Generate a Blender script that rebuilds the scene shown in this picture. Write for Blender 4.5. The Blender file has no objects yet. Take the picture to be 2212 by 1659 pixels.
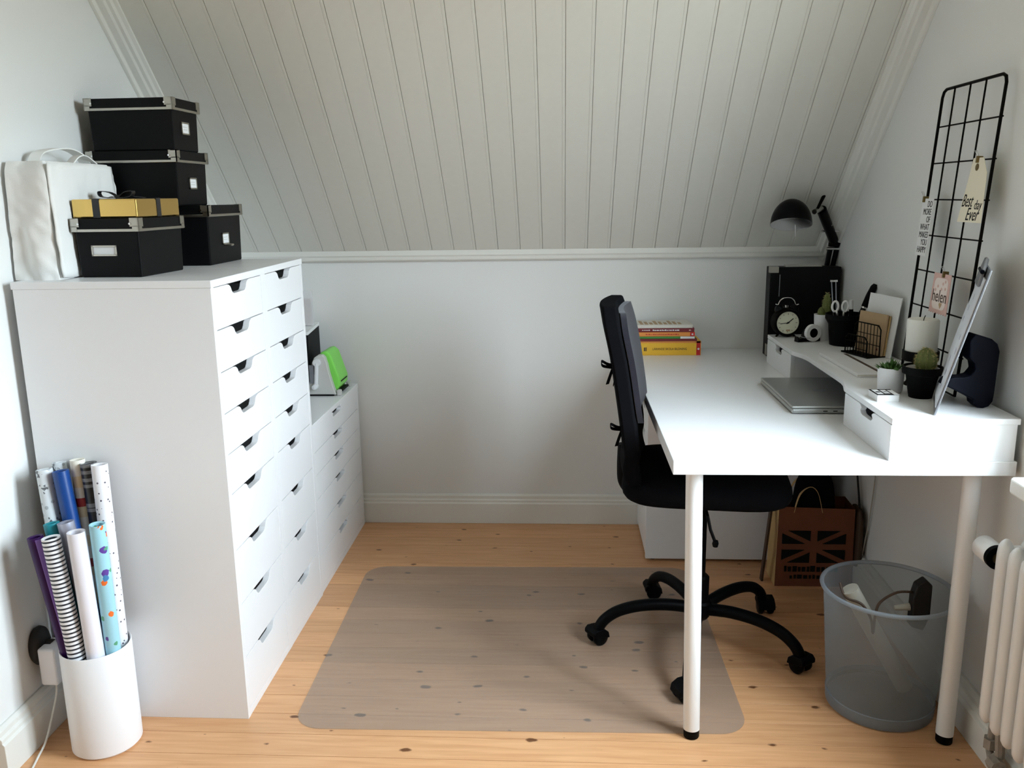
import bpy, math, random
from mathutils import Matrix, Vector, Quaternion, noise
random.seed(7)
PI = math.pi
scene = bpy.context.scene
C = scene.collection

# ------------------------------------------------------------------ camera
CAM = Vector((0.8257, -1.9805, 1.3385))
yaw, pit, rol, FPX = 0.0594, 0.2158, -0.0146, 1854.9
fw = Vector((-math.sin(yaw) * math.cos(pit), math.cos(yaw) * math.cos(pit), -math.sin(pit)))
rt = Vector((math.cos(yaw), math.sin(yaw), 0)); up = rt.cross(fw)
r2 = rt * math.cos(rol) + up * math.sin(rol); u2 = up * math.cos(rol) - rt * math.sin(rol)
cam_d = bpy.data.cameras.new('camera'); cam = bpy.data.objects.new('camera', cam_d); C.objects.link(cam)
m3 = Matrix((r2, u2, -fw)).transposed().to_4x4(); m3.translation = CAM; cam.matrix_world = m3
cam_d.sensor_width = 36.0; cam_d.lens = FPX / 2212.0 * 36.0; cam_d.clip_start = 0.02
scene.camera = cam

# ------------------------------------------------------------------ light
WIN_Y0, WIN_Y1, WIN_Z0, WIN_Z1 = -0.93, -0.21, 0.73, 2.20
world = bpy.data.worlds.new('world'); scene.world = world; world.use_nodes = True
wn = world.node_tree.nodes; wl = world.node_tree.links
bg = wn['Background']
tc = wn.new('ShaderNodeTexCoord'); sx = wn.new('ShaderNodeSeparateXYZ'); ramp = wn.new('ShaderNodeValToRGB')
wl.new(tc.outputs['Generated'], sx.inputs[0]); wl.new(sx.outputs['Z'], ramp.inputs[0])
ramp.color_ramp.elements[0].position = 0.0; ramp.color_ramp.elements[0].color = (0.13, 0.14, 0.12, 1)
ramp.color_ramp.elements[1].position = 0.06; ramp.color_ramp.elements[1].color = (0.755, 0.895, 1.0, 1)
wl.new(ramp.outputs[0], bg.inputs[0]); bg.inputs[1].default_value = 44.0
pl = bpy.data.lights.new('window_daylight', 'AREA'); pl.shape = 'RECTANGLE'
pl.size = WIN_Y1 - WIN_Y0 - .04; pl.size_y = WIN_Z1 - WIN_Z0 - .04
pl.cycles.is_portal = True
po = bpy.data.objects.new('window_daylight', pl); C.objects.link(po)
po.location = (1.991, (WIN_Y0 + WIN_Y1) / 2, (WIN_Z0 + WIN_Z1) / 2)
po.rotation_euler = Matrix(((0, 0, 1), (1, 0, 0), (0, 1, 0))).to_euler()
vs = scene.view_settings
vs.view_transform = 'Standard'; vs.look = 'None'; vs.gamma = 1.0; vs.use_curve_mapping = False
vs.exposure = 0.0
cy = scene.cycles
cy.use_denoising = True; cy.use_adaptive_sampling = True; cy.adaptive_threshold = 0.05; cy.adaptive_min_samples = 16
cy.max_bounces = 8; cy.diffuse_bounces = 4; cy.glossy_bounces = 4; cy.transparent_max_bounces = 16; cy.transmission_bounces = 6
cy.caustics_reflective = False; cy.caustics_refractive = False
cy.sample_clamp_indirect = 8.0

# ------------------------------------------------------------------ materials
def s2l(c):
    return tuple((x / 255 / 12.92) if x / 255 <= 0.04045 else ((x / 255 + 0.055) / 1.055) ** 2.4 for x in c)
MATS = {}
def mat(name, col, rough=0.5, metal=0.0, bump=0.0, bscale=60.0, spec=0.5, var=0.0, alpha=1.0, sheen=0.0, trans=0.0):
    m = bpy.data.materials.new(name); m.use_nodes = True
    n = m.node_tree.nodes; l = m.node_tree.links; b = n['Principled BSDF']
    b.inputs['Base Color'].default_value = (*col, 1); b.inputs['Roughness'].default_value = rough
    b.inputs['Metallic'].default_value = metal; b.inputs['Specular IOR Level'].default_value = spec
    b.inputs['Alpha'].default_value = alpha
    b.inputs['Sheen Weight'].default_value = sheen; b.inputs['Transmission Weight'].default_value = trans
    t = n.new('ShaderNodeTexCoord'); ns = n.new('ShaderNodeTexNoise')
    ns.inputs['Scale'].default_value = bscale; ns.inputs['Detail'].default_value = 4
    l.new(t.outputs['Object'], ns.inputs['Vector'])
    v = n.new('ShaderNodeMixRGB'); v.blend_type = 'MULTIPLY'; v.inputs[0].default_value = 1.0
    mr = n.new('ShaderNodeMapRange'); mr.inputs['To Min'].default_value = 1 - max(var, 0.015); mr.inputs['To Max'].default_value = 1.0
    l.new(ns.outputs['Fac'], mr.inputs['Value']); v.inputs[1].default_value = (*col, 1); l.new(mr.outputs[0], v.inputs[2])
    l.new(v.outputs[0], b.inputs['Base Color'])
    if bump:
        bp = n.new('ShaderNodeBump'); bp.inputs['Strength'].default_value = bump; bp.inputs['Distance'].default_value = 0.002
        l.new(ns.outputs['Fac'], bp.inputs['Height']); l.new(bp.outputs[0], b.inputs['Normal'])
    MATS[name] = m; return m

def nodes_of(m):
    return m.node_tree.nodes, m.node_tree.links, m.node_tree.nodes['Principled BSDF']

mat('wall_paint', (.80, .80, .78), .85, bump=.08, bscale=180)
mat('ceiling_paint', (.74, .725, .665), .42, bump=.05, bscale=40, var=.05)
mat('trim_paint', (.80, .79, .74), .40)
mat('laminate', (.86, .86, .87), .32)
mat('laminate_dark_gap', (.02, .02, .02), .9)
mat('legpaint', (.84, .84, .83), .30)
mat('black_plastic', (.0015, .0015, .002), .5, spec=.08)
mat('black_gloss', (.0015, .0015, .002), .3, spec=.10)
mat('black_board', (.002, .002, .0025), .5, bump=.05, bscale=300, spec=.18)
mat('black_metal', (.002, .0015, .001), .55, spec=.08)
mat('black_fabric', (.004, .004, .005), .95, bump=.3, bscale=500, spec=.05)
mat('grey_fabric', (.017, .0155, .022), .95, bump=.3, bscale=500, spec=.1, sheen=.2)
mat('steel', (.50, .48, .43), .28, metal=1.0)
mat('chrome', (.8, .8, .8), .15, metal=1.0)
mat('paper', (.84, .84, .84), .7)
mat('gold_foil', (.76, .52, .17), .24, metal=1.0, bump=.25, bscale=12)
mat('ribbon', (.012, .012, .014), .35)
mat('cotton', (.86, .85, .82), .9, bump=.2, bscale=300)
mat('cotton_beige', (.78, .755, .72), .9, bump=.2, bscale=300)
mat('bin_white', (.87, .86, .87), .38)
mat('green_plastic', (.22, .72, .10), .35)
mat('lightgrey_plastic', (.58, .57, .54), .45)
mat('silver_alu', (.47, .48, .47), .40, metal=.85)
mat('cream', (.86, .80, .63), .7)
mat('clock_face', (.80, .80, .62), .5)
mat('ink', (.006, .006, .006), .6, spec=.15)
mat('ink_brown', (.06, .03, .015), .6)
mat('candle_wax', (.86, .85, .79), .45)
mat('pot_white', (.78, .78, .79), .45, bump=.3, bscale=90)
mat('pot_black', (.0015, .0015, .0015), .55, spec=.08)
mat('soil', (.03, .02, .012), .95)
mat('leaf', (.09, .20, .045), .5, var=.4)
mat('cactus', (.16, .19, .045), .7, var=.5, bscale=120)
mat('spine', (.50, .42, .18), .6)
mat('kraft', (.50, .34, .19), .8, var=.15)
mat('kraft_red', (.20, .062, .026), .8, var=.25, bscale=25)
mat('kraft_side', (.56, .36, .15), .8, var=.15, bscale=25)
mat('pink', (.78, .50, .44), .7, var=.2, bscale=150)
mat('pink_light', (.86, .74, .68), .7)
mat('brass', (.22, .155, .06), .4, metal=1.0)
mat('navy_metal', (.0015, .002, .006), .55, spec=.08)
mat('grey_metal', (.30, .31, .34), .35, metal=.8)
mat('clip_paper', (.74, .76, .82), .6)
mat('rad_paint', (.84, .84, .83), .30)
mat('old_pipe', (.42, .37, .31), .6, bump=.6, bscale=90, var=.4)
mat('cable_white', (.80, .79, .74), .5)
mat('cable_grey', (.45, .43, .36), .6)
mat('red_book', (.20, .012, .02), .5)
mat('orange_book', (.80, .30, .06), .5)
mat('green_book', (.07, .30, .05), .5)
mat('yellow_book', (.86, .49, .03), .5)
mat('red_label', (.58, .02, .02), .5)
mat('pages', (.78, .74, .66), .8, var=.2, bscale=200)
mat('purple_paper', (.035, .006, .075), .35, spec=.25)
mat('purple_light', (.20, .09, .36), .35)
mat('blue_paper', (.006, .055, .24), .35)
mat('teal_paper', (.02, .30, .36), .35)
mat('lilac_silver', (.55, .56, .66), .30, metal=.5)
mat('white_paper_roll', (.84, .82, .88), .40)
mat('plug_black', (.008, .006, .005), .6)

def floor_material():
    m = mat('pine', (.6, .33, .16), .38); n, l, b = nodes_of(m)
    geo = n.new('ShaderNodeNewGeometry'); oi = n.new('ShaderNodeObjectInfo')
    mp = n.new('ShaderNodeMapping'); mp.inputs['Scale'].default_value = (1.6, 26, 1)
    l.new(geo.outputs['Position'], mp.inputs['Vector'])
    ns = n.new('ShaderNodeTexNoise'); ns.inputs['Scale'].default_value = 3.0; ns.inputs['Detail'].default_value = 6; ns.inputs['Distortion'].default_value = .6
    l.new(mp.outputs[0], ns.inputs['Vector'])
    rp = n.new('ShaderNodeValToRGB')
    rp.color_ramp.elements[0].position = .25; rp.color_ramp.elements[0].color = (.61, .30, .135, 1)
    rp.color_ramp.elements[1].position = .75; rp.color_ramp.elements[1].color = (.77, .43, .215, 1)
    l.new(ns.outputs['Fac'], rp.inputs[0])
    hv = n.new('ShaderNodeHueSaturation'); l.new(rp.outputs[0], hv.inputs['Color'])
    mr = n.new('ShaderNodeMapRange'); mr.inputs['To Min'].default_value = .88; mr.inputs['To Max'].default_value = 1.08
    l.new(oi.outputs['Random'], mr.inputs['Value']); l.new(mr.outputs[0], hv.inputs['Value'])
    # knots: one candidate per cell, about a third kept
    km = n.new('ShaderNodeMapping'); km.inputs['Scale'].default_value = (6.5, 11.49, 0); km.inputs['Location'].default_value = (0, .37, 0)
    wob = n.new('ShaderNodeTexNoise'); wob.inputs['Scale'].default_value = 45
    l.new(geo.outputs['Position'], wob.inputs['Vector'])
    add = n.new('ShaderNodeVectorMath'); add.operation = 'MULTIPLY_ADD'; add.inputs[1].default_value = (.016, .010, 0)
    l.new(wob.outputs['Color'], add.inputs[0]); l.new(geo.outputs['Position'], add.inputs[2]); l.new(add.outputs[0], km.inputs['Vector'])
    vo = n.new('ShaderNodeTexVoronoi'); vo.voronoi_dimensions = '2D'; vo.inputs['Scale'].default_value = 1.0; vo.inputs['Randomness'].default_value = .95
    l.new(km.outputs[0], vo.inputs['Vector'])
    sc = n.new('ShaderNodeSeparateColor'); l.new(vo.outputs['Color'], sc.inputs[0])
    rad = n.new('ShaderNodeMapRange'); rad.inputs['From Min'].default_value = .36; rad.inputs['From Max'].default_value = 1.0
    rad.inputs['To Min'].default_value = .0; rad.inputs['To Max'].default_value = .105
    l.new(sc.outputs[0], rad.inputs['Value'])
    sub = n.new('ShaderNodeMath'); sub.operation = 'SUBTRACT'; l.new(rad.outputs[0], sub.inputs[0]); l.new(vo.outputs['Distance'], sub.inputs[1])
    kf = n.new('ShaderNodeMapRange'); kf.inputs['From Min'].default_value = -.012; kf.inputs['From Max'].default_value = .03; l.new(sub.outputs[0], kf.inputs['Value'])
    mx = n.new('ShaderNodeMixRGB'); l.new(kf.outputs[0], mx.inputs[0]); l.new(hv.outputs[0], mx.inputs[1]); mx.inputs[2].default_value = (.16, .06, .02, 1)
    l.new(mx.outputs[0], b.inputs['Base Color'])
    return m
floor_material()

def film(name, col, dens, rough, trl=0.0):
    """translucent plastic sheet: part clear, part scattering"""
    m = bpy.data.materials.new(name); m.use_nodes = True; n = m.node_tree.nodes; l = m.node_tree.links
    b = n['Principled BSDF']; b.inputs['Base Color'].default_value = (*col, 1); b.inputs['Roughness'].default_value = rough
    tr = n.new('ShaderNodeBsdfTransparent'); mx = n.new('ShaderNodeMixShader'); mx.inputs[0].default_value = dens
    src = b.outputs[0]
    if trl:
        tl = n.new('ShaderNodeBsdfTranslucent'); tl.inputs[0].default_value = (*col, 1)
        m2 = n.new('ShaderNodeMixShader'); m2.inputs[0].default_value = trl; l.new(b.outputs[0], m2.inputs[1]); l.new(tl.outputs[0], m2.inputs[2]); src = m2.outputs[0]
    l.new(tr.outputs[0], mx.inputs[1]); l.new(src, mx.inputs[2]); l.new(mx.outputs[0], n['Material Output'].inputs[0])
    MATS[name] = m
film('mat_film', (.40, .365, .325), .25, .30)
film('bin_film', (.38, .43, .46), .36, .35, .45)
film('bin_film_base', (.38, .43, .48), .55, .4, .3)
film('clear_wrap', (.8, .8, .82), .35, .15)
film('glass_pane', (.9, .95, .95), .05, .02)

def roll_pattern(name, base, build, rough=.4):
    m = mat(name, base, rough); n, l, b = nodes_of(m)
    t = n.new('ShaderNodeTexCoord'); out = build(n, l, t.outputs['Object']); l.new(out, b.inputs['Base Color'])
def mixc(n, l, fac, a, b_):
    mx = n.new('ShaderNodeMixRGB'); l.new(fac, mx.inputs[0])
    for i, c in ((1, a), (2, b_)):
        if isinstance(c, tuple): mx.inputs[i].default_value = (*c, 1)
        else: l.new(c, mx.inputs[i])
    return mx.outputs[0]
def thresh(n, l, sock, t, less=True):
    c = n.new('ShaderNodeMath'); c.operation = 'LESS_THAN' if less else 'GREATER_THAN'; l.new(sock, c.inputs[0]); c.inputs[1].default_value = t; return c.outputs[0]
def stripes(period, duty, a, b_):
    def f(n, l, v):
        s = n.new('ShaderNodeSeparateXYZ'); l.new(v, s.inputs[0])
        d = n.new('ShaderNodeMath'); d.operation = 'DIVIDE'; l.new(s.outputs[2], d.inputs[0]); d.inputs[1].default_value = period
        fr = n.new('ShaderNodeMath'); fr.operation = 'FRACT'; l.new(d.outputs[0], fr.inputs[0])
        return mixc(n, l, thresh(n, l, fr.outputs[0], duty), a, b_)
    return f
def dots(scale, r, a, b_, rand=1.0):
    def f(n, l, v):
        vo = n.new('ShaderNodeTexVoronoi'); vo.inputs['Scale'].default_value = scale; vo.inputs['Randomness'].default_value = rand; l.new(v, vo.inputs['Vector'])
        return mixc(n, l, thresh(n, l, vo.outputs['Distance'], r), a, b_)
    return f
roll_pattern('stripe_roll', (.85, .85, .85), stripes(.0105, .40, (.86, .86, .88), (.015, .02, .03)))
def _bw(n, l, v):
    a = stripes(.05, .16, (.02, .02, .02), (.30, .30, .31))(n, l, v); b2 = stripes(.019, .45, (.012, .012, .012), (.33, .33, .34))(n, l, v)
    b3 = stripes(.083, .35, (.01, .01, .01), (.55, .55, .56))(n, l, v)
    m1 = n.new('ShaderNodeMixRGB'); m1.blend_type = 'MULTIPLY'; m1.inputs[0].default_value = 1; l.new(b2, m1.inputs[1]); l.new(b3, m1.inputs[2])
    m2 = n.new('ShaderNodeMixRGB'); m2.blend_type = 'ADD'; m2.inputs[0].default_value = .6; l.new(m1.outputs[0], m2.inputs[1]); l.new(a, m2.inputs[2]); return m2.outputs[0]
roll_pattern('blacksilver_roll', (.1, .1, .1), _bw, .3)
roll_pattern('dot_roll', (.85, .85, .85), dots(85, .20, (.85, .84, .87), (.10, .09, .12)))
def _silver(n, l, v):
    d1 = dots(60, .30, (.72, .76, .78), (.42, .46, .48))(n, l, v)
    vo = n.new('ShaderNodeTexVoronoi'); vo.inputs['Scale'].default_value = 24; l.new(v, vo.inputs['Vector'])
    ns = n.new('ShaderNodeTexNoise'); ns.inputs['Scale'].default_value = 130; l.new(v, ns.inputs['Vector'])
    ad = n.new('ShaderNodeMath'); ad.operation = 'ADD'; l.new(vo.outputs['Distance'], ad.inputs[0]); l.new(ns.outputs['Fac'], ad.inputs[1])
    return mixc(n, l, thresh(n, l, ad.outputs[0], .70), d1, (.14, .15, .16))
roll_pattern('silver_roll', (.7, .7, .7), _silver, .3)
def _cream(n, l, v):
    a = stripes(.075, .62, (.80, .66, .42), (.84, .80, .70))(n, l, v); b2 = stripes(.21, .10, (.0, .0, .0), (.38, .02, .03))(n, l, v)
    s = n.new('ShaderNodeSeparateXYZ'); l.new(v, s.inputs[0])
    d = n.new('ShaderNodeMath'); d.operation = 'DIVIDE'; l.new(s.outputs[2], d.inputs[0]); d.inputs[1].default_value = .155
    fr = n.new('ShaderNodeMath'); fr.operation = 'FRACT'; l.new(d.outputs[0], fr.inputs[0])
    return mixc(n, l, thresh(n, l, fr.outputs[0], .90), (.38, .02, .03), a) if False else mixc(n, l, thresh(n, l, fr.outputs[0], .86, False), a, (.40, .03, .03))
roll_pattern('cream_roll', (.8, .7, .5), _cream)
def _toon(n, l, v):
    base = (.36, .66, .76); cur = base
    for k, (sc_, th_, colr) in enumerate(((22, .19, (.86, .17, .03)), (19, .19, (.11, .05, .32)), (24, .17, (.05, .22, .45)), (26, .17, (.10, .36, .20)))):
        mp = n.new('ShaderNodeMapping'); mp.inputs['Location'].default_value = (k * 3.1, k * 1.7, k * 2.3); l.new(v, mp.inputs['Vector'])
        vo = n.new('ShaderNodeTexVoronoi'); vo.inputs['Scale'].default_value = sc_; l.new(mp.outputs[0], vo.inputs['Vector'])
        ns = n.new('ShaderNodeTexNoise'); ns.inputs['Scale'].default_value = 90; l.new(mp.outputs[0], ns.inputs['Vector'])
        ad = n.new('ShaderNodeMath'); ad.operation = 'MULTIPLY_ADD'; ad.inputs[1].default_value = .25; l.new(ns.outputs['Fac'], ad.inputs[0]); l.new(vo.outputs['Distance'], ad.inputs[2])
        cur = mixc(n, l, thresh(n, l, ad.outputs[0], th_ + .12), cur, colr)
    return cur
roll_pattern('toon_roll', (.36, .66, .76), _toon)

# ------------------------------------------------------------------ mesh helpers
class MB:
    def __init__(s): s.v = []; s.f = []
    def add(s, vs, fs, M=None):
        o = len(s.v)
        s.v += [tuple(M @ Vector(v)) if M else tuple(v) for v in vs]; s.f += [tuple(i + o for i in f) for f in fs]; return s
    def box(s, x0, x1, y0, y1, z0, z1, M=None):
        vs = [(x0, y0, z0), (x1, y0, z0), (x1, y1, z0), (x0, y1, z0), (x0, y0, z1), (x1, y0, z1), (x1, y1, z1), (x0, y1, z1)]
        return s.add(vs, [(0, 3, 2, 1), (4, 5, 6, 7), (0, 1, 5, 4), (1, 2, 6, 5), (2, 3, 7, 6), (3, 0, 4, 7)], M)
    def prism(s, poly, a, b, axis='x', M=None):
        """poly: list of 2D points, extruded along axis from a to b"""
        n = len(poly)
        def p3(q, t): return {'x': (t, q[0], q[1]), 'y': (q[0], t, q[1]), 'z': (q[0], q[1], t)}[axis]
        vs = [p3(q, a) for q in poly] + [p3(q, b) for q in poly]
        fs = [tuple(range(n - 1, -1, -1)), tuple(range(n, 2 * n))] + [(i, (i + 1) % n, n + (i + 1) % n, n + i) for i in range(n)]
        return s.add(vs, fs, M)
    def lathe(s, prof, n=32, M=None, close=False):
        """prof: (r,z) list; axis z"""
        vs = []; fs = []; k = len(prof)
        for i in range(n):
            a = 2 * PI * i / n
            vs += [(r * math.cos(a), r * math.sin(a), z) for r, z in prof]
        for i in range(n):
            j = (i + 1) % n
            for q in range(k - 1 if not close else k):
                q2 = (q + 1) % k
                fs.append((i * k + q, j * k + q, j * k + q2, i * k + q2))
        if not close:
            if prof[0][0] > 1e-6: fs.append(tuple(i * k for i in range(n - 1, -1, -1)))
            if prof[-1][0] > 1e-6: fs.append(tuple(i * k + k - 1 for i in range(n)))
        return s.add(vs, fs, M)
    def cyl(s, r, z0, z1, n=24, M=None, r2=None):
        return s.lathe([(r, z0), (r if r2 is None else r2, z1)], n, M)
    def tube(s, pts, r, n=8, closed=False, rs=None):
        pts = [Vector(p) for p in pts]; k = len(pts); vs = []; fs = []
        prev = None
        for i, p in enumerate(pts):
            if closed: d = pts[(i + 1) % k] - pts[i - 1]
            elif i == 0: d = pts[1] - p
            elif i == k - 1: d = p - pts[i - 1]
            else: d = (pts[i + 1] - p).normalized() + (p - pts[i - 1]).normalized()
            if d.length < 1e-9: d = Vector((0, 0, 1))
            d.normalize()
            if prev is None:
                a = Vector((0, 0, 1)) if abs(d.z) < .9 else Vector((1, 0, 0)); x = d.cross(a).normalized()
            else:
                x = prev - d * prev.dot(d); x = x.normalized() if x.length > 1e-6 else d.orthogonal().normalized()
            prev = x; y = d.cross(x); rr = rs[i] if rs else r
            vs += [p + (x * math.cos(2 * PI * q / n) + y * math.sin(2 * PI * q / n)) * rr for q in range(n)]
        for i in range(k if closed else k - 1):
            j = (i + 1) % k
            fs += [(i * n + q, i * n + (q + 1) % n, j * n + (q + 1) % n, j * n + q) for q in range(n)]
        if not closed:
            fs.append(tuple(range(n - 1, -1, -1))); fs.append(tuple((k - 1) * n + q for q in range(n)))
        return s.add(vs, fs)
    def ribbon(s, pts, w, axis=(0, 1, 0), t=.0008):
        """flat band through pts, width along axis"""
        ax = Vector(axis).normalized() * (w / 2); pts = [Vector(p) for p in pts]; k = len(pts); vs = []; fs = []
        for i, p in enumerate(pts):
            d = (pts[min(i + 1, k - 1)] - pts[max(i - 1, 0)]).normalized(); nn = d.cross(ax).normalized() * t
            vs += [p - ax - nn, p + ax - nn, p + ax + nn, p - ax + nn]
        for i in range(k - 1):
            fs += [(i * 4 + q, i * 4 + (q + 1) % 4, i * 4 + 4 + (q + 1) % 4, i * 4 + 4 + q) for q in range(4)]
        fs += [(3, 2, 1, 0), tuple((k - 1) * 4 + q for q in range(4))]
        return s.add(vs, fs)
    def build(s, name, material, parent=None, loc=None, rot=None, bevel=0, smooth=35, seg=2):
        me = bpy.data.meshes.new(name); me.from_pydata(s.v, [], s.f); me.update()
        import bmesh
        bm = bmesh.new(); bm.from_mesh(me); bmesh.ops.recalc_face_normals(bm, faces=bm.faces); bm.to_mesh(me); bm.free()
        if smooth:
            me.shade_smooth(); me.set_sharp_from_angle(angle=math.radians(smooth))
        if isinstance(material, str): material = MATS[material]
        me.materials.append(material)
        o = bpy.data.objects.new(name, me); C.objects.link(o)
        if parent is not None: o.parent = parent
        if loc is not None: o.location = loc
        if rot is not None: o.rotation_euler = rot
        if bevel:
            b = o.modifiers.new('bevel', 'BEVEL'); b.width = bevel; b.segments = seg; b.limit_method = 'ANGLE'; b.angle_limit = math.radians(40)
            b.harden_normals = False
        return o

def share(name, src, parent=None, loc=None, rot=None):
    o = src.copy(); o.name = name; C.objects.link(o); o.parent = parent
    if loc is not None: o.location = loc
    if rot is not None: o.rotation_euler = rot
    return o
def tag(o, label, cat, group=None):
    o['label'] = label; o['category'] = cat
    if group: o['group'] = group
    return o
def thing(name, label, cat, loc=(0, 0, 0), rz=0, group=None, rot=None):
    o = bpy.data.objects.new(name, None); C.objects.link(o); o.empty_display_size = .05
    o.location = loc; o.rotation_euler = rot if rot else (0, 0, rz)
    return tag(o, label, cat, group)
def struct(o):
    o['kind'] = 'structure'; return o
def copy_tree(o, parent=None):
    c = o.copy(); C.objects.link(c); c.parent = parent
    for ch in [x for x in bpy.data.objects if x.parent == o]: copy_tree(ch, c)
    return c
def smooth_path(pts, per=6):
    pts = [Vector(p) for p in pts]; out = []
    for i in range(len(pts) - 1):
        p0 = pts[max(i - 1, 0)]; p1 = pts[i]; p2 = pts[i + 1]; p3 = pts[min(i + 2, len(pts) - 1)]
        for k in range(per):
            t = k / per
            out.append(.5 * ((2 * p1) + (p2 - p0) * t + (2 * p0 - 5 * p1 + 4 * p2 - p3) * t * t + (3 * p1 - p0 - 3 * p2 + p3) * t ** 3))
    out.append(pts[-1]); return out
def rrect(w, h, r, n=5, cx=0, cy=0):
    out = []
    for (sx_, sy_, a0) in ((1, 1, 0), (-1, 1, 90), (-1, -1, 180), (1, -1, 270)):
        for k in range(n + 1):
            a = math.radians(a0 + 90 * k / n); out.append((cx + sx_ * (w / 2 - r) + r * math.cos(a), cy + sy_ * (h / 2 - r) + r * math.sin(a)))
    return out
def lettering(name, body, size, material, parent, M, align='CENTER', shear=0.0, sx=1.0, ext=.0003, spacing=1.0, lspace=1.0):
    """M maps text plane (x right, y up, z out) into the parent's space"""
    cu = bpy.data.curves.new(name, 'FONT'); cu.body = body; cu.size = size; cu.align_x = align; cu.align_y = 'CENTER'
    cu.extrude = ext; cu.shear = shear; cu.space_line = lspace; cu.space_character = spacing; cu.resolution_u = 3
    t = bpy.data.objects.new(name, cu); C.objects.link(t)
    dg = bpy.context.evaluated_depsgraph_get(); dg.update()
    me = bpy.data.meshes.new_from_object(t.evaluated_get(dg)); bpy.data.objects.remove(t)
    me.transform(M @ Matrix.Diagonal((sx, 1, 1, 1))); me.materials.clear(); me.materials.append(MATS[material])
    o = bpy.data.objects.new(name, me); C.objects.link(o); o.parent = parent; return o
FRONT = Matrix.Rotation(PI / 2, 4, 'X')           # text on local XZ plane facing -y
def T(x, y, z): return Matrix.Translation((x, y, z))

# ================================================================== SETTING
WL, WR, WB, WF = -0.510, 1.862, 1.412, -4.40      # left, right, back, front walls
DEY = -0.245                                      # where the left wall ends at the doorway
SLO_Y, SLO_Z, SLO = 1.412, 1.106, math.radians(44.2)
CEIL = 2.34
SLO_END_Y = SLO_Y - (CEIL - SLO_Z) / math.tan(SLO)

# floor
fl = struct(MB().box(-.85, 2.0, WF - .1, WB + .1, -.06, -.0085).build('floor', 'soil', smooth=0))
PITCH = .0870
seam0 = .028
def plank_poly(w, t, c): return [(-w / 2 + c, 0), (-w / 2, -c), (-w / 2, -t), (w / 2, -t), (w / 2, -c), (w / 2 - c, 0)]
first = None
k0 = math.floor((WF - seam0) / PITCH); k = k0
while seam0 + k * PITCH < WB:
    y = seam0 + (k + .5) * PITCH
    if first is None:
        first = MB().prism(plank_poly(PITCH - .0013, .008, .0004), -.80, 1.95, 'x').build('floor_plank', 'pine', fl, (0, y, 0), smooth=0)
    else: share('floor_plank', first, fl, (0, y, 0))
    k += 1

# walls
struct(MB().box(-.85, 2.1, WB, WB + .12, -.05, 1.5).build('wall_back', 'wall_paint', smooth=0))
struct(MB().box(WL - .09, WL, DEY, WB + .1, -.05, 2.5).build('wall_left', 'wall_paint', smooth=0))
struct(MB().box(-.86, -.78, WF - .1, DEY + .2, -.05, 2.5).build('wall_left_recess', 'wall_paint', smooth=0))
w = MB()
w.box(WR, WR + .13, WIN_Y1, WB + .1, -.05, 2.5); w.box(WR, WR + .13, WF - .1, WIN_Y0, -.05, 2.5)
w.box(WR, WR + .13, WIN_Y0, WIN_Y1, -.05, WIN_Z0 - .035); w.box(WR, WR + .13, WIN_Y0, WIN_Y1, WIN_Z1, 2.5)
struct(w.build('wall_right', 'wall_paint', smooth=0))
struct(MB().box(-.86, 2.1, WF - .12, WF, -.05, 2.5).build('wall_front', 'wall_paint', smooth=0))

# sloped board ceiling with its planks, then the flat part
def slope_pt(s, n=0.0):
    return (SLO_Y - s * math.cos(SLO) - n * math.sin(SLO), SLO_Z + s * math.sin(SLO) - n * math.cos(SLO))
SL = (CEIL - SLO_Z) / math.sin(SLO)
SROT = (PI - SLO, 0, 0)     # local y -> up the slope towards the room, local z -> out of the ceiling (down)
a = slope_pt(-.15, -.012); b = slope_pt(SL + .1, -.012); c2 = slope_pt(SL + .1, -.1); d2 = slope_pt(-.15, -.1)
ce = MB().prism([a, b, c2, d2], -.7, 2.05, 'x'); ce.box(-.9, 2.1, WF - .1, SLO_END_Y + .06, CEIL, CEIL + .08)
ce = struct(ce.build('ceiling', 'ceiling_paint', smooth=0))
CP = .0863
def cplank_poly():
    h = CP / 2 - .0005
    return [(-h, -.013), (-h, -.0016), (-h + .0014, 0), (h - .0105, 0), (h - .0095, -.0011), (h - .0085, 0), (h - .0014, .0), (h, -.0016), (h, -.013)]
first = None
k = 0; xs = -.37 - 2 * CP
while xs + k * CP < WR + .03:
    xc = xs + (k + .5) * CP
    if first is None:
        mb = MB(); mb.prism([(q[0], q[1]) for q in cplank_poly()], -.02, SL + .02, 'z')      # x, y=normal, z=length
        M = Matrix(((1, 0, 0, 0), (0, 0, 1, 0), (0, 1, 0, 0), (0, 0, 0, 1)))
        mb.v = [tuple(M @ Vector(v)) for v in mb.v]
        first = mb.build('ceiling_board', 'ceiling_paint', ce, (xc, SLO_Y, SLO_Z), SROT, smooth=0)
    else: share('ceiling_board', first, ce, (xc, SLO_Y, SLO_Z), SROT)
    k += 1
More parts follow.
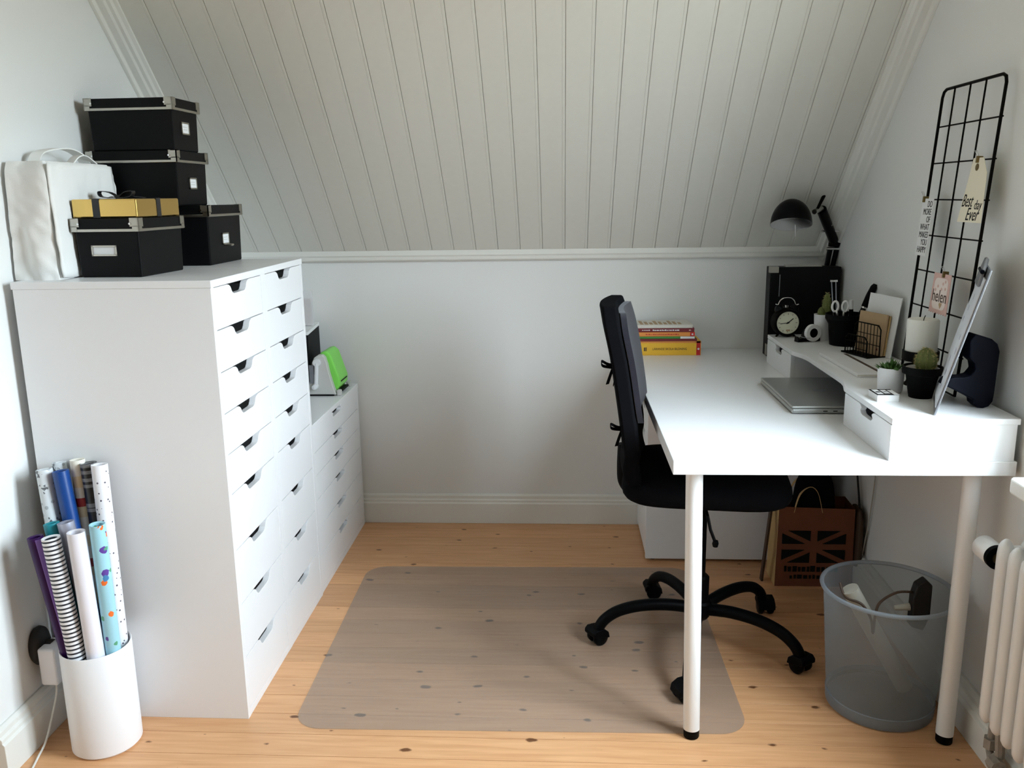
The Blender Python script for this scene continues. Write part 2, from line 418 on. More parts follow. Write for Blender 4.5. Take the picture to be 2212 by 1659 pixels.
# mouldings: foot of the slope, and both raking sides
foot = [(WB + .01, 1.092), (WB - .014, 1.092), (WB - .024, 1.098), (WB - .026, 1.110), (WB - .030, 1.116), (WB - .030, 1.135), (WB + .01, 1.14)]
struct(MB().prism(foot, WL, WR, 'x').build('trim_1', 'trim_paint', smooth=0, bevel=.002))
def raking(x_wall, sgn):
    prof = [(0, -.012), (.066, -.012), (.066, .006), (.056, .010), (.050, .016), (.040, .017), (.034, .022), (.014, .024), (.010, .034), (0, .036)]
    mb = MB(); vs = []
    for s_ in (-.02, SL + .03):
        for (dx, nn) in prof:
            yy, zz = slope_pt(s_, nn); vs.append((x_wall + sgn * dx, yy, zz))
    n_ = len(prof); fs = [tuple(range(n_)), tuple(range(n_, 2 * n_))] + [(i, (i + 1) % n_, n_ + (i + 1) % n_, n_ + i) for i in range(n_)]
    return mb.add(vs, fs)
struct(raking(WL, 1).build('trim_2', 'trim_paint', smooth=0, bevel=.0015))
struct(raking(WR, -1).build('trim_3', 'trim_paint', smooth=0, bevel=.0015))

# baseboards
bprof = [(0, 0), (.018, 0), (.018, .086), (.014, .092), (.014, .100), (.010, .106), (.010, .118), (.004, .126), (0, .126)]
struct(MB().prism([(WB - d, z) for d, z in bprof], WL, WR, 'x').build('baseboard_back', 'trim_paint', smooth=0, bevel=.0015))
struct(MB().prism([(WL + d * 1.25, z) for d, z in bprof], DEY - .012, WB, 'y').build('baseboard_left', 'trim_paint', smooth=0, bevel=.0015))
struct(MB().prism([(WR - d * 2.0, z * .9) for d, z in bprof], WF, WB, 'y').build('baseboard_right', 'trim_paint', smooth=0, bevel=.0015))

# doorway on the left: moulded casing and a panelled door leaf set back
dr = struct(MB().box(-.780, -.745, -1.20, DEY - .035, .006, 2.02).build('door_1', 'trim_paint', smooth=0, bevel=.003))
for (z0, z1) in ((.15, .85), (1.0, 1.85)):
    MB().box(-.747, -.738, -1.06, -.40, z0, z1).build('door_panel', 'trim_paint', dr, smooth=0, bevel=.006)
hm = MB().cyl(.009, 0, .05, 12, T(-.745, -1.12, 1.02) @ Matrix.Rotation(PI / 2, 4, 'Y')); hm.tube([(-.70, -1.12, 1.02), (-.70, -1.02, 1.02)], .008, 10)
hm.build('door_handle', 'steel', dr)
struct(MB().box(WL - .22, WL - .004, DEY - .006, DEY + .002, 0, 2.06).box(WL - .27, WL - .20, DEY - .03, DEY, 0, 2.06).build('trim_4', 'trim_paint', smooth=0, bevel=.003))

# window in the right wall: frame, mullions, panes and sill
X0 = WR + .075
wf = MB()
for (y0, y1, z0, z1) in ((WIN_Y0, WIN_Y0 + .05, WIN_Z0, WIN_Z1), (WIN_Y1 - .05, WIN_Y1, WIN_Z0, WIN_Z1), (WIN_Y0 + .05, WIN_Y1 - .05, WIN_Z0 + .0012, WIN_Z0 + .05), (WIN_Y0 + .05, WIN_Y1 - .05, WIN_Z1 - .05, WIN_Z1)):
    wf.box(X0, X0 + .045, y0, y1, z0, z1)
wf = struct(wf.build('window_1', 'trim_paint', smooth=0, bevel=.003))
ym = (WIN_Y0 + WIN_Y1) / 2
MB().box(X0 + .002, X0 + .043, ym - .022, ym + .022, WIN_Z0 + .05, WIN_Z1 - .05).build('mullion', 'trim_paint', wf, smooth=0, bevel=.002)
for (ya, yb) in ((WIN_Y0 + .05, ym - .022), (ym + .022, WIN_Y1 - .05)):
    MB().box(X0 + .02, X0 + .024, ya, yb, WIN_Z0 + .05, WIN_Z1 - .05).build('pane', 'glass_pane', wf, smooth=0)
sl = MB().prism([(x, y) for x, y in [(1.797, WIN_Y1 + .055), (1.789, WIN_Y1 + .047), (1.789, WIN_Y0 - .08), (WR, WIN_Y0 - .08), (WR, WIN_Y0 + .001), (X0, WIN_Y0 + .001), (X0, WIN_Y1 - .001), (WR, WIN_Y1 - .001), (WR, WIN_Y1 + .055)]], WIN_Z0 - .034, WIN_Z0 + .001, 'z')
sl.build('window_sill', 'trim_paint', wf, smooth=0, bevel=.005, seg=3)

# ================================================================== DRAWER CABINETS
def notch_front(w, h, nw=.150, nb=.078, nd=.026, side='y'):
    """drawer front outline (u along width, v up), origin bottom centre, with the finger cut-out in its top edge"""
    pts = [(-w / 2, 0), (w / 2, 0), (w / 2, h)]
    def arc(cx, cy_, r, a0, a1, n=4): return [(cx + r * math.cos(math.radians(a0 + (a1 - a0) * i / n)), cy_ + r * math.sin(math.radians(a0 + (a1 - a0) * i / n))) for i in range(n + 1)]
    pts += [(nw / 2, h)] + [(nw / 2 - .010, h - .002), (nw / 2 - .020, h - .008), (nb / 2 + .010, h - nd + .008), (nb / 2 + .003, h - nd + .002), (nb / 2 - .006, h - nd)]
    pts += [(-nb / 2 + .006, h - nd), (-nb / 2 - .003, h - nd + .002), (-nb / 2 - .010, h - nd + .008), (-nw / 2 + .020, h - .008), (-nw / 2 + .010, h - .002), (-nw / 2, h)]
    return pts + [(-w / 2, h)]
def cabinet(name, label, x1, y0, wy, dep, H, seams, nkw={}, rz=0.0, lift=0.0):
    """front faces +X at x1; width wy along Y from y0; open carcass with inset drawers"""
    root = thing(name, label, 'cabinet', (x1, y0, 0), rz)
    t = .018; g = .0012
    mb = MB()
    mb.box(-dep, 0, 0, t, lift, H - t); mb.box(-dep, 0, wy - t, wy, lift, H - t); mb.box(-dep, -dep + .006, t, wy - t, .02, H - t)
    mb.box(-dep + .01, -.004, t, wy - t, .008, .022)
    if lift:
        for fx in (-.03, -dep + .03):
            for fy in (.03, wy - .03): MB().cyl(.012, 0, lift + .001, 14, T(fx, fy, 0)).build('foot', 'ink', root)
    else: mb.box(-.018, -.0005, t, wy - t, .0, .0195)
    mb.build('carcass', 'laminate', root, smooth=0, bevel=.0008)
    MB().box(-dep - .004, .002, -.001 if y0 < .01 else .0, wy, H - t, H).build('top_panel', 'laminate', root, smooth=0, bevel=.0015)
    for i in range(len(seams) - 1):
        zt, zb = seams[i] - g, seams[i + 1] + g
        poly = notch_front(wy - 2 * t - 2 * g, zt - zb, **nkw)
        d = MB().prism([(u + wy / 2, v + zb) for u, v in poly], -.018, -.0005, 'x')
        fr = d.build('drawer', 'laminate', root, smooth=0, bevel=.0008)
        inner = MB(); yb0 = t + .012; yb1 = wy - t - .012; hh = min(.075, zt - zb - .02)
        inner.box(-dep + .05, -.019, yb0, yb0 + .012, zb + .008, zb + .008 + hh); inner.box(-dep + .05, -.019, yb1 - .012, yb1, zb + .008, zb + .008 + hh)
        inner.box(-dep + .05, -.019, yb0, yb1, zb + .004, zb + .008)
        inner.build('drawer_box', 'laminate', fr, smooth=0)
    return root
SEAM = [1.1355, 1.0315, .9280, .8240, .7200, .6160, .4670, .3175, .1680, .0200]
cabinet('drawer_cabinet', 'tall white nine-drawer cabinet standing directly behind the wrapping paper bin', 0, 0.0, .3615, .484, 1.154, SEAM)
cabinet('drawer_cabinet', 'tall white nine-drawer cabinet on the far side, next to the low drawer unit', 0, .3617, .3615, .484, 1.154, SEAM)
LOWH = .604
cabinet('low_drawer_unit', 'low white six-drawer unit carrying the green die-cutting machine, against the back wall', -.003, .7240, .6590, .50, LOWH, [.5860, .5020, .4220, .3370, .2350, .1340, .0200], dict(nw=.145, nb=.10, nd=.022))
# crumpled wrap peeping out of two drawers
def crumple(loc, sx_, sy_, sz_, seed):
    mb = MB().lathe([(0, -1), (.5, -.85), (.85, -.5), (1, 0), (.85, .5), (.5, .85), (0, 1)], 14)
    mb.v = [tuple(Vector((v[0] * sx_, v[1] * sy_, v[2] * sz_)) * (1 + .45 * noise.noise(Vector(v) * 2.6 + Vector((seed, 0, 0))))) for v in mb.v]
    return mb.build('plastic_wrap', 'clear_wrap', None, loc, smooth=0)
tag(crumple((-.060, .180, 1.088), .032, .05, .036, 3), 'crumpled clear plastic peeking out of the top drawer nearest the camera', 'plastic wrap')
tag(crumple((-.060, .535, .985), .030, .035, .032, 8), 'crumpled clear plastic inside the second drawer of the far tall cabinet', 'plastic wrap')

# ================================================================== STORAGE BOXES
TOPZ = 1.154
def storage_box(label, x0, x1, y0, y1, z0, z1, lab, rz=0.0, lidh=.030, pull=False, group='black lidded storage boxes'):
    """lab: (face, u, v, w, h) label holder; face 'R' = +X, 'F' = -Y"""
    cx, cy_ = (x0 + x1) / 2, (y0 + y1) / 2
    root = thing('storage_box', label, 'storage box', (cx, cy_, z0), rz, group)
    w, d, h = x1 - x0, y1 - y0, z1 - z0; o = .004; tp = .0035
    def frus(mb, za, zb, ia, ib):
        vs = [(sx_ * (w / 2 - i), sy_ * (d / 2 - i), z) for z, i in ((za, ia), (zb, ib)) for sx_, sy_ in ((-1, -1), (1, -1), (1, 1), (-1, 1))]
        return mb.add(vs, [(3, 2, 1, 0), (4, 5, 6, 7)] + [(i, (i + 1) % 4, 4 + (i + 1) % 4, 4 + i) for i in range(4)])
    frus(MB(), 0, h - .004, o + tp, o).build('body', 'black_board', root, smooth=0, bevel=.004)
    lid = MB().box(-w / 2, w / 2, -d / 2, d / 2, h - lidh, h).build('lid', 'black_board', root, smooth=0, bevel=.0015)
    e = .0012
    MB().box(-w / 2 - e, w / 2 + e, -d / 2 - e, d / 2 + e, h - lidh - .002, h - lidh + .005).build('edge_band', 'steel', lid, smooth=0, bevel=.001)
    for sx_ in (-1, 1):
        for sy_ in (-1, 1):
            m = MB(); L = .021
            xa, xb = sorted((sx_ * (w / 2 + .0018), sx_ * (w / 2 - L))); ya, yb = sorted((sy_ * (d / 2 + .0018), sy_ * (d / 2 - L)))
            yo = sorted((sy_ * (d / 2 + .0018), sy_ * (d / 2 - .001))); xo = sorted((sx_ * (w / 2 + .0018), sx_ * (w / 2 - .001)))
            m.box(xa, xb, yo[0], yo[1], h - lidh + .010, h + .0012); m.box(xo[0], xo[1], ya, yb, h - lidh + .010, h + .0012)
            xc, yc = sorted((sx_ * (w / 2 + .0018), sx_ * (w / 2 - .015))), sorted((sy_ * (d / 2 + .0018), sy_ * (d / 2 - .015)))
            m.box(xc[0], xc[1], yo[0], yo[1], h - lidh - .001, h - lidh + .012); m.box(xo[0], xo[1], yc[0], yc[1], h - lidh - .001, h - lidh + .012)
            m.box(xc[0], xc[1], yc[0], yc[1], h - .0004, h + .0012)
            cp = m.build('metal_corner', 'steel', lid, smooth=0)
            MB().cyl(.0028, 0, .002, 10, T(sx_ * (w / 2 - .020), sy_ * (d / 2 + .0018), h - lidh + .017) @ Matrix.Rotation(-sy_ * PI / 2, 4, 'X')).build('rivet', 'chrome', cp)
    face, u, v, lw, lh = lab
    def put(mb_pts, name, m, par=root): return mb_pts.build(name, m, par, smooth=0)
    inset = o + tp * (1 - v / h)
    if face == 'R':
        X = w / 2 - inset
        fr = MB()
        for (a0, a1, b0, b1) in ((-lw / 2, lw / 2, lh / 2 - .004, lh / 2), (-lw / 2, lw / 2, -lh / 2, -lh / 2 + .004), (-lw / 2, -lw / 2 + .004, -lh / 2, lh / 2), (lw / 2 - .004, lw / 2, -lh / 2, lh / 2)):
            fr.box(X - .002, X + .003, u + a0, u + a1, v + b0, v + b1)
        f_ = put(fr, 'label_holder', 'steel'); put(MB().box(X - .002, X + .0015, u - lw / 2 + .003, u + lw / 2 - .003, v - lh / 2 + .003, v + lh / 2 - .003), 'label_card', 'paper', f_)
        for q in range(2):
            put(MB().box(X + .0014, X + .0018, u - lw * .28, u + lw * .25, v + .003 - q * .007, v + .0045 - q * .007), 'label_print', 'lightgrey_plastic', f_)
        if pull:
            m = MB().tube([(X + .002, u - .008, v - lh / 2), (X + .020, u - .008, v - lh / 2 - .002), (X + .020, u + .008, v - lh / 2 - .002), (X + .002, u + .008, v - lh / 2)], .003, 6)
            m.box(X + .001, X + .020, u - .009, u + .009, v - lh / 2 - .004, v - lh / 2 + .001); put(m, 'pull_tab', 'steel')
    else:
        Y = -d / 2 + inset
        fr = MB()
        for (a0, a1, b0, b1) in ((-lw / 2, lw / 2, lh / 2 - .004, lh / 2), (-lw / 2, lw / 2, -lh / 2, -lh / 2 + .004), (-lw / 2, -lw / 2 + .004, -lh / 2, lh / 2), (lw / 2 - .004, lw / 2, -lh / 2, lh / 2)):
            fr.box(u + a0, u + a1, Y - .003, Y + .002, v + b0, v + b1)
        f_ = put(fr, 'label_holder', 'steel'); put(MB().box(u - lw / 2 + .003, u + lw / 2 - .003, Y - .0015, Y + .002, v - lh / 2 + .003, v + lh / 2 - .003), 'label_card', 'paper', f_)
    return root
storage_box('black storage box with a label and pull tab, bottom of the rear stack', -.455, -.176, .452, .712, TOPZ, 1.324, ('R', -.005, .072, .052, .034), pull=True)
storage_box('black storage box in the middle of the rear stack', -.487, -.230, .400, .612, 1.324, 1.474, ('R', .0, .062, .050, .032))
storage_box('black storage box on the very top of the rear stack', -.474, -.227, .402, .572, 1.474, 1.613, ('R', -.005, .062, .048, .034), rz=-.02)
storage_box('black storage box with a blank white label, under the gold gift', -.374, -.200, .098, .330, TOPZ, 1.298, ('F', -.010, .066, .066, .026), rz=-.05)
# gold gift
gz = 1.299
gb = thing('gift_box', 'flat gift wrapped in gold foil with a black ribbon and bow', 'gift', (-.292, .222, gz), -.05)
w2, d2_, h2 = .170 / 2, .215 / 2, .046
mb = MB(); nx, ny, nz = 10, 12, 4
mb.box(-w2, w2, -d2_, d2_, 0, h2).build('wrapped_box', 'gold_foil', gb, smooth=0, bevel=.004, seg=3)
rib = MB().box(-.030, -.012, -d2_ - .001, d2_ + .001, .0005, h2 + .001).box(-w2 - .001, w2 + .001, -.012, .008, .0005, h2 + .001)
rib.build('ribbon', 'ribbon', gb, smooth=0)
bow = MB()
for sgn in (-1, 1):
    bow.ribbon(smooth_path([(-.02, 0, h2 + .002), (-.02 + sgn * .020, -.004, h2 + .016), (-.02 + sgn * .045, -.010, h2 + .019), (-.02 + sgn * .040, -.012, h2 + .006), (-.02 + sgn * .012, -.004, h2 + .003), (-.02, 0, h2 + .004)], 4), .017)
    bow.ribbon(smooth_path([(-.02, 0, h2 + .003), (-.02 + sgn * .025, .015, h2 + .006), (-.02 + sgn * .05, .035, h2 + .003)], 4), .014)
bow.box(-.026, -.014, -.008, .008, h2 + .001, h2 + .010)
bow.build('bow', 'ribbon', gb)
# cotton tote folded round something boxy
tb = thing('tote_bag', 'white cotton bag standing upright against the left wall on the cabinet', 'bag', (-.448, .215, TOPZ))
mb = MB(); nu, nv = 160, 40; W_, D_, H_ = .110, .335, .282
def tote_pt(u, z):
    per = 2 * (W_ + D_); s_ = u * per
    if s_ < W_: p = Vector((-W_ / 2 + s_, -D_ / 2, 0))
    elif s_ < W_ + D_: p = Vector((W_ / 2, -D_ / 2 + s_ - W_, 0))
    elif s_ < 2 * W_ + D_: p = Vector((W_ / 2 - (s_ - W_ - D_), D_ / 2, 0))
    else: p = Vector((-W_ / 2, D_ / 2 - (s_ - 2 * W_ - D_), 0))
    p.z = z * H_
    ph = s_ * 75 + 2.6 * math.sin(z * 3.1 + s_ * 14) + z * 2.5
    dn = .0060 * math.sin(ph) * (.45 + .55 * math.sin(PI * min(1, z * .9 + .1))) + .007 * noise.noise(Vector((s_ * 14, z * 3.0, 1.7))) + .004 * noise.noise(Vector((s_ * 40 + z * 9, z * 9.0 - s_ * 10, 4.1)))
    dn -= .016 * max(0, (z - .86) / .14) ** 2
    out = Vector((p.x / W_, p.y / D_, 0)).normalized()
    q = p + out * dn
    if p.x <= -W_ / 2 + .001: q.x = -W_ / 2
    q.x = max(q.x, -W_ / 2); q.x = min(q.x, W_ / 2 + .003)
    q.x *= (1 - .10 * z); q.y *= 1 - .02 * z
    return q
for j in range(nv + 1):
    for i in range(nu): mb.v.append(tuple(tote_pt(i / nu, j / nv)))
for j in range(nv):
    for i in range(nu): mb.f.append((j * nu + i, j * nu + (i + 1) % nu, (j + 1) * nu + (i + 1) % nu, (j + 1) * nu + i))
c0 = len(mb.v); mb.v.append((0, 0, H_ + .004)); mb.v.append((0, 0, .0))
for i in range(nu): mb.f.append((nv * nu + i, nv * nu + (i + 1) % nu, c0)); mb.f.append(((i + 1) % nu, i, c0 + 1))
mb.build('bag_body', 'cotton', tb, smooth=50)
fm = MB()   # stiff white front flap on the side facing the window
n1, n2 = 22, 18; vs = []
for j in range(n2 + 1):
    for i in range(n1 + 1):
        y = -D_ / 2 + .002 + (D_ - .03) * i / n1; z = .003 + (H_ - .006) * j / n2
        uu = 2 * i / n1 - 1; vv_ = 2 * j / n2 - 1
        y = -.0135 + (D_ - .03) / 2 * uu * (1 - .025 * abs(vv_) ** 5); z = H_ / 2 + (H_ - .006) / 2 * vv_ * (1 - .022 * abs(uu) ** 5)
        vs.append((.0620 + .004 * noise.noise(Vector((i * .55, j * .35, 2.2))) - .009 * j / n2, y, z))
fs = [(j * (n1 + 1) + i, j * (n1 + 1) + i + 1, (j + 1) * (n1 + 1) + i + 1, (j + 1) * (n1 + 1) + i) for j in range(n2) for i in range(n1)]
fm.add(vs, fs); fo = fm.build('front_panel', 'cotton', tb, smooth=60); so = fo.modifiers.new('thick', 'SOLIDIFY'); so.thickness = .004; so.offset = 1
hb = MB().ribbon(smooth_path([(-.030, -.075, H_ - .005), (-.022, -.065, H_ + .022), (-.010, -.02, H_ + .034), (-.004, .04, H_ + .036), (0, .09, H_ + .020), (0, .115, H_ - .004)], 5), .028, (1, .2, 0), .0015)
hb.build('handle', 'cotton', tb)
hb = MB().ribbon(smooth_path([(.018, .0, H_ - .004), (.020, .03, H_ + .016), (.018, .07, H_ + .020), (.012, .13, H_ + .002)], 5), .026, (1, -.3, 0), .0015)
hb.build('handle', 'cotton', tb)

# ================================================================== WRAPPING PAPER BIN AND ROLLS
BX, BY, BR, BH = -.327, -.105, .082, .272
wb = thing('paper_bin', 'white round bin holding rolls of wrapping paper, beside the tall cabinet', 'bin', (BX, BY, 0))
MB().lathe([(0, 0), (BR - .006, 0), (BR, .006), (BR, BH - .002), (BR - .0015, BH), (BR - .004, BH - .002), (BR - .004, .006), (0, .005)], 64).build('bin_body', 'bin_white', wb, smooth=40)
def roll(label, material, top, bot, r=.0195, flap=None):
    top = Vector(top); bot = Vector(bot); d = top - bot; L = d.length
    o = MB().lathe([(r * .70, .0), (r, .0), (r, L), (r * .94, L + .0003), (r * .90, L), (r * .70, L - .002)], 28, close=True).build('paper_roll', material, None, bot, smooth=40)
    o.rotation_mode = 'QUATERNION'; o.rotation_quaternion = Vector((0, 0, 1)).rotation_difference(d.normalized())
    tag(o, label, 'wrapping paper', 'rolls of wrapping paper in the bin')
    if flap:
        n = 6; m = MB(); vs = []
        for i in range(n + 1):
            a = math.radians(-62 + 40 * i / n); rr = r + .0004 + .0055 * (i / n) ** 1.5
            vs += [(rr * math.cos(a), rr * math.sin(a), .002), (rr * math.cos(a), rr * math.sin(a), L - .004)]
        m.add(vs, [(2 * i, 2 * i + 2, 2 * i + 3, 2 * i + 1) for i in range(n)])
        fo = m.build('loose_edge', flap, o, smooth=60); so = fo.modifiers.new('thick', 'SOLIDIFY'); so.thickness = .0006
    return o
zb = .008
roll('white and silver roll printed with dark reindeer, leftmost of the tall rolls', 'silver_roll', (-0.4340, -0.0500, 0.704), (-0.3566, -0.1218, zb), 0.0190)
roll('silver patterned roll peeking from behind the reindeer and blue rolls', 'silver_roll', (-0.4140, -0.0180, 0.712), (-0.3476, -0.0889, zb), 0.0165)
roll('tall solid blue wrapping paper roll', 'blue_paper', (-0.3900, -0.0550, 0.702), (-0.3055, -0.0964, zb), 0.0190)
roll('cream and red printed wrapping paper roll between the blue and striped ones', 'cream_roll', (-0.3650, -0.0210, 0.720), (-0.3264, -0.0593, zb), 0.0175)
roll('tall black and silver banded wrapping paper roll', 'blacksilver_roll', (-0.3340, -0.0280, 0.714), (-0.2852, -0.0662, zb), 0.0195)
roll('tall white roll with small dark dots, rightmost of the tall rolls', 'dot_roll', (-0.2960, -0.0460, 0.716), (-0.2700, -0.0971, zb), 0.0190)
roll('short teal wrapping paper roll behind the purple one', 'teal_paper', (-0.4050, -0.0950, 0.583), (-0.3118, -0.1278, zb), 0.0180)
roll('short silvery lilac roll behind the black and white striped one', 'lilac_silver', (-0.3660, -0.1000, 0.588), (-0.2779, -0.1253, zb), 0.0190)
roll('short dark purple roll with a loose edge, leftmost in the bin', 'purple_paper', (-0.4200, -0.1400, 0.566), (-0.3386, -0.1398, zb), 0.0180, 'purple_light')
roll('short white roll with thin black rings', 'stripe_roll', (-0.3740, -0.1520, 0.570), (-0.3204, -0.1606, zb), 0.0205)
roll('short plain white wrapping paper roll', 'white_paper_roll', (-0.3120, -0.1500, 0.584), (-0.2949, -0.1509, zb), 0.0205)
roll('short light blue roll with little animal figures, rightmost in the bin', 'toon_roll', (-0.2680, -0.1340, 0.597), (-0.2751, -0.1178, zb), 0.0180)

# adapter, plug socket, cable on the left wall
sk = thing('wall_socket', 'black oval plug on the left wall behind the white adapter', 'plug', (WL, -.062, .240))
mb = MB(); mb.lathe([(0, 0), (.9, 0), (1.0, .008), (.96, .018), (.7, .026), (.35, .030), (0, .031)], 28, Matrix.Rotation(PI / 2, 4, 'Y') @ Matrix.Diagonal((.052, .036, 1, 1)))
mb.build('plug_cover', 'plug_black', sk, smooth=60)
MB().cyl(.016, .02, .045, 16, Matrix.Rotation(PI / 2, 4, 'Y')).build('plug_neck', 'plug_black', sk)
ad = thing('power_adapter', 'white square power adapter plugged in beside the paper bin', 'adapter', (-.462, -.062, .150))
MB().box(-.022, .022, -.040, .026, 0, .100).build('adapter_body', 'bin_white', ad, smooth=0, bevel=.006, seg=3)
pts = smooth_path([(0.004, -.020, .002), (.004, -.024, -.03), (-.001, -.050, -.085), (.0, -.085, -.125), (-.001, -.12, -.1445), (.012, -.17, -.1462), (.030, -.24, -.1464), (.06, -.33, -.1464)], 6)
MB().tube(pts, .0026, 8).build('cord', 'cable_white', ad)

# ================================================================== ON THE LOW DRAWER UNIT
md = thing('die_cutting_machine', 'green and grey crank-operated die-cutting machine', 'craft machine', (0, 0, LOWH))
side = [(-.140, .004), (-.118, .128), (-.108, .148), (-.094, .157), (-.078, .158), (-.068, .148), (-.061, .122), (-.054, .082), (-.040, .028), (-.030, .004)]
def plate(y0, y1): return MB().prism(side, y0, y1, 'y')
plate(1.158, 1.186).build('side_plate', 'lightgrey_plastic', md, smooth=0, bevel=.003)
plate(1.318, 1.340).build('side_plate', 'lightgrey_plastic', md, smooth=0, bevel=.003)
sh = [(-.118, .010), (-.104, .140), (-.090, .163), (-.068, .168), (-.052, .152), (-.036, .100), (-.022, .056), (-.024, .030), (-.040, .010)]
g_ = MB().prism(sh, 1.186, 1.318, 'y').build('green_housing', 'green_plastic', md, smooth=0, bevel=.008, seg=3)
MB().box(-.026, -.0205, 1.205, 1.295, .046, .050).build('feed_slot', 'ink', g_, smooth=0)
MB().box(-.036, -.018, 1.205, 1.300, .008, .015).build('feed_tray', 'ink', g_, smooth=0)
for y_ in (1.150, 1.312):
    MB().box(-.030, -.014, y_ + .01, y_ + .034, 0, .022).build('foot', 'lightgrey_plastic', md, smooth=0, bevel=.004)
MB().box(-.150, -.040, 1.156, 1.19, 0, .006).build('foot', 'ink', md, smooth=0)
cr = MB().tube([(-.098, 1.152, .128), (-.104, 1.150, .045)], .0075, 10); cr.cyl(.014, 0, .012, 16, T(-.097, 1.158, .130) @ Matrix.Rotation(PI / 2, 4, 'X'))
ck = cr.build('crank', 'pot_white', md)
MB().lathe([(0, -.020), (.009, -.018), (.012, 0), (.009, .016), (0, .018)], 14, T(-.105, 1.140, .040) @ Matrix.Rotation(PI / 2, 4, 'X')).build('crank_knob', 'pot_white', ck)
MB().box(-.128, -.110, 1.152, 1.158, .05, .12).build('tool_recess', 'grey_metal', md, smooth=0)
mf = thing('magazine_file', 'black magazine file with a label, standing behind the green machine', 'magazine file', (-.190, 1.290, LOWH))
mb = MB(); mb.prism([(-.08, 0), (.08, 0), (.08, .250), (-.08, .235)], -.048, .048, 'x').build('file_body', 'black_board', mf, smooth=0, bevel=.003)
MB().prism([(-.0805, .226), (-.0805, .238), (.0805, .253), (.0805, .241)], -.0485, .0485, 'x').build('white_rim', 'paper', mf, smooth=0)
MB().box(.012, .034, -.0825, -.0795, .165, .200).build('label_card', 'paper', mf, smooth=0)
pk = thing('packet', 'clear packet with pale pink sheets standing in the black magazine file', 'packet', (-.180, 1.330, LOWH + .250))
MB().box(-.030, .038, -.030, -.026, 0, .135).build('wrapper', 'clear_wrap', pk, smooth=0)
MB().box(-.028, .028, -.024, -.016, 0, .105).build('sheets', 'pink_light', pk, smooth=0)

# ================================================================== DESK
DZ = .736; DX0, DX1, DY0, DY1 = 1.082, 1.851, -.066, 1.411
dk = thing('desk', 'white rectangular desk on round white legs, carrying the laptop and books', 'desk', (DX0, DY0, 0))
MB().box(0, DX1 - DX0, 0, DY1 - DY0, DZ - .034, DZ).build('tabletop', 'laminate', dk, smooth=0, bevel=.0015)
def leg(tp, bt):
    tp = Vector(tp); bt = Vector(bt); d = tp - bt
    M = T(*bt) @ Vector((0, 0, 1)).rotation_difference(d.normalized()).to_matrix().to_4x4()
    o = MB().cyl(.0205, .022, d.length, 32, M).build('leg', 'legpaint', dk, smooth=40)
    MB().lathe([(.018, 0), (.0195, .003), (.0195, .0225)], 32, M).build('foot', 'black_plastic', o, smooth=40)
TZ = DZ - .034
leg((.060, .070, TZ), (.068, .034, 0)); leg((.708, .070, TZ), (.688, .034, 0))

# add-on shelf unit with two drawers
AX0, AX1, AY0, AY1, AH = 1.568, 1.849, -.066, 1.134, .100
au = thing('desk_shelf', 'low white add-on shelf with two small drawers along the right of the desk', 'shelf', (AX0, AY0, DZ))
AW, AL = AX1 - AX0, AY1 - AY0
# top board: full depth over both drawers, curving back in the middle
pl_ = [(0, 0)]
crv = [(0, .335), (.003, .350), (.010, .375), (.017, .400), (.021, .43), (.022, .47), (.022, .73), (.021, .77), (.017, .80), (.010, .825), (.003, .85), (0, .865)]
pl_ += crv + [(0, AL), (AW, AL), (AW, 0)]
MB().prism(pl_, AH - .014, AH, 'z').build('top_board', 'laminate', au, smooth=0, bevel=.0012)
for (y0, y1) in ((0.0, .330), (.870, AL)):
    m = MB(); m.box(.004, AW - .004, y0 + .004, y0 + .016, 0, AH - .014); m.box(.004, AW - .004, y1 - .016, y1 - .004, 0, AH - .014); m.box(AW - .012, AW - .004, y0 + .016, y1 - .016, 0, AH - .014); m.box(.02, AW - .012, y0 + .016, y1 - .016, 0, .006)
    m.build('drawer_case', 'laminate', au, smooth=0, bevel=.0008)
    wdt = y1 - y0 - .006
    f_ = MB().prism([(u + (y0 + y1) / 2, v) for u, v in notch_front(wdt, AH - .0155, .11, .066, .024)], .000, .014, 'x').build('drawer', 'laminate', au, smooth=0, bevel=.0008)
    MB().box(.015, .25, y0 + .03, y1 - .03, .010, .016).build('drawer_box', 'laminate', f_, smooth=0)
MB().box(AW - .012, AW - .004, .326, .874, .0, AH - .014).build('back_panel', 'laminate', au, smooth=0)
AZ = DZ + AH

# ================================================================== ITEMS ON THE DESK
# stack of books at the back
def book(label, x0, x1, y0, y1, z0, z1, cover, rz=0.0, extra=None):
    r_ = thing('book', label, 'book', ((x0 + x1) / 2, (y0 + y1) / 2, z0), rz, 'stack of books')
    w, d, h = (x1 - x0) / 2, (y1 - y0) / 2, z1 - z0; t = min(.002, h * .18)
    m = MB().box(-w, w, -d, d, 0, t).box(-w, w, -d, d, h - t, h).box(-w, w, -d, -d + t, t, h - t)
    m.build('cover', cover, r_, smooth=0, bevel=.0008)
    MB().box(-w + .003, w - .003, -d + t, d - .003, t, h - t).build('page_block', 'pages', r_, smooth=0)
    if extra: extra(r_, w, d, h)
    return r_
def spine_band(x0, x1, m):
    def f(r_, w, d, h): MB().box(x0, x1, -d - .0006, -d + .001, .0003, h - .0003).build('spine_band', m, r_, smooth=0)
    return f
def strokes(r_, x0, x1, y, z, h, m, seed, n=16):
    rd = random.Random(seed); mb = MB(); x = x0
    while x < x1:
        w = rd.uniform(.003, .009); mb.box(x, min(x + w, x1), y - .0004, y, z - h / 2, z + h / 2 * rd.uniform(.4, 1)); x += w + rd.uniform(.0012, .003)
    mb.build('spine_print', m, r_, smooth=0)
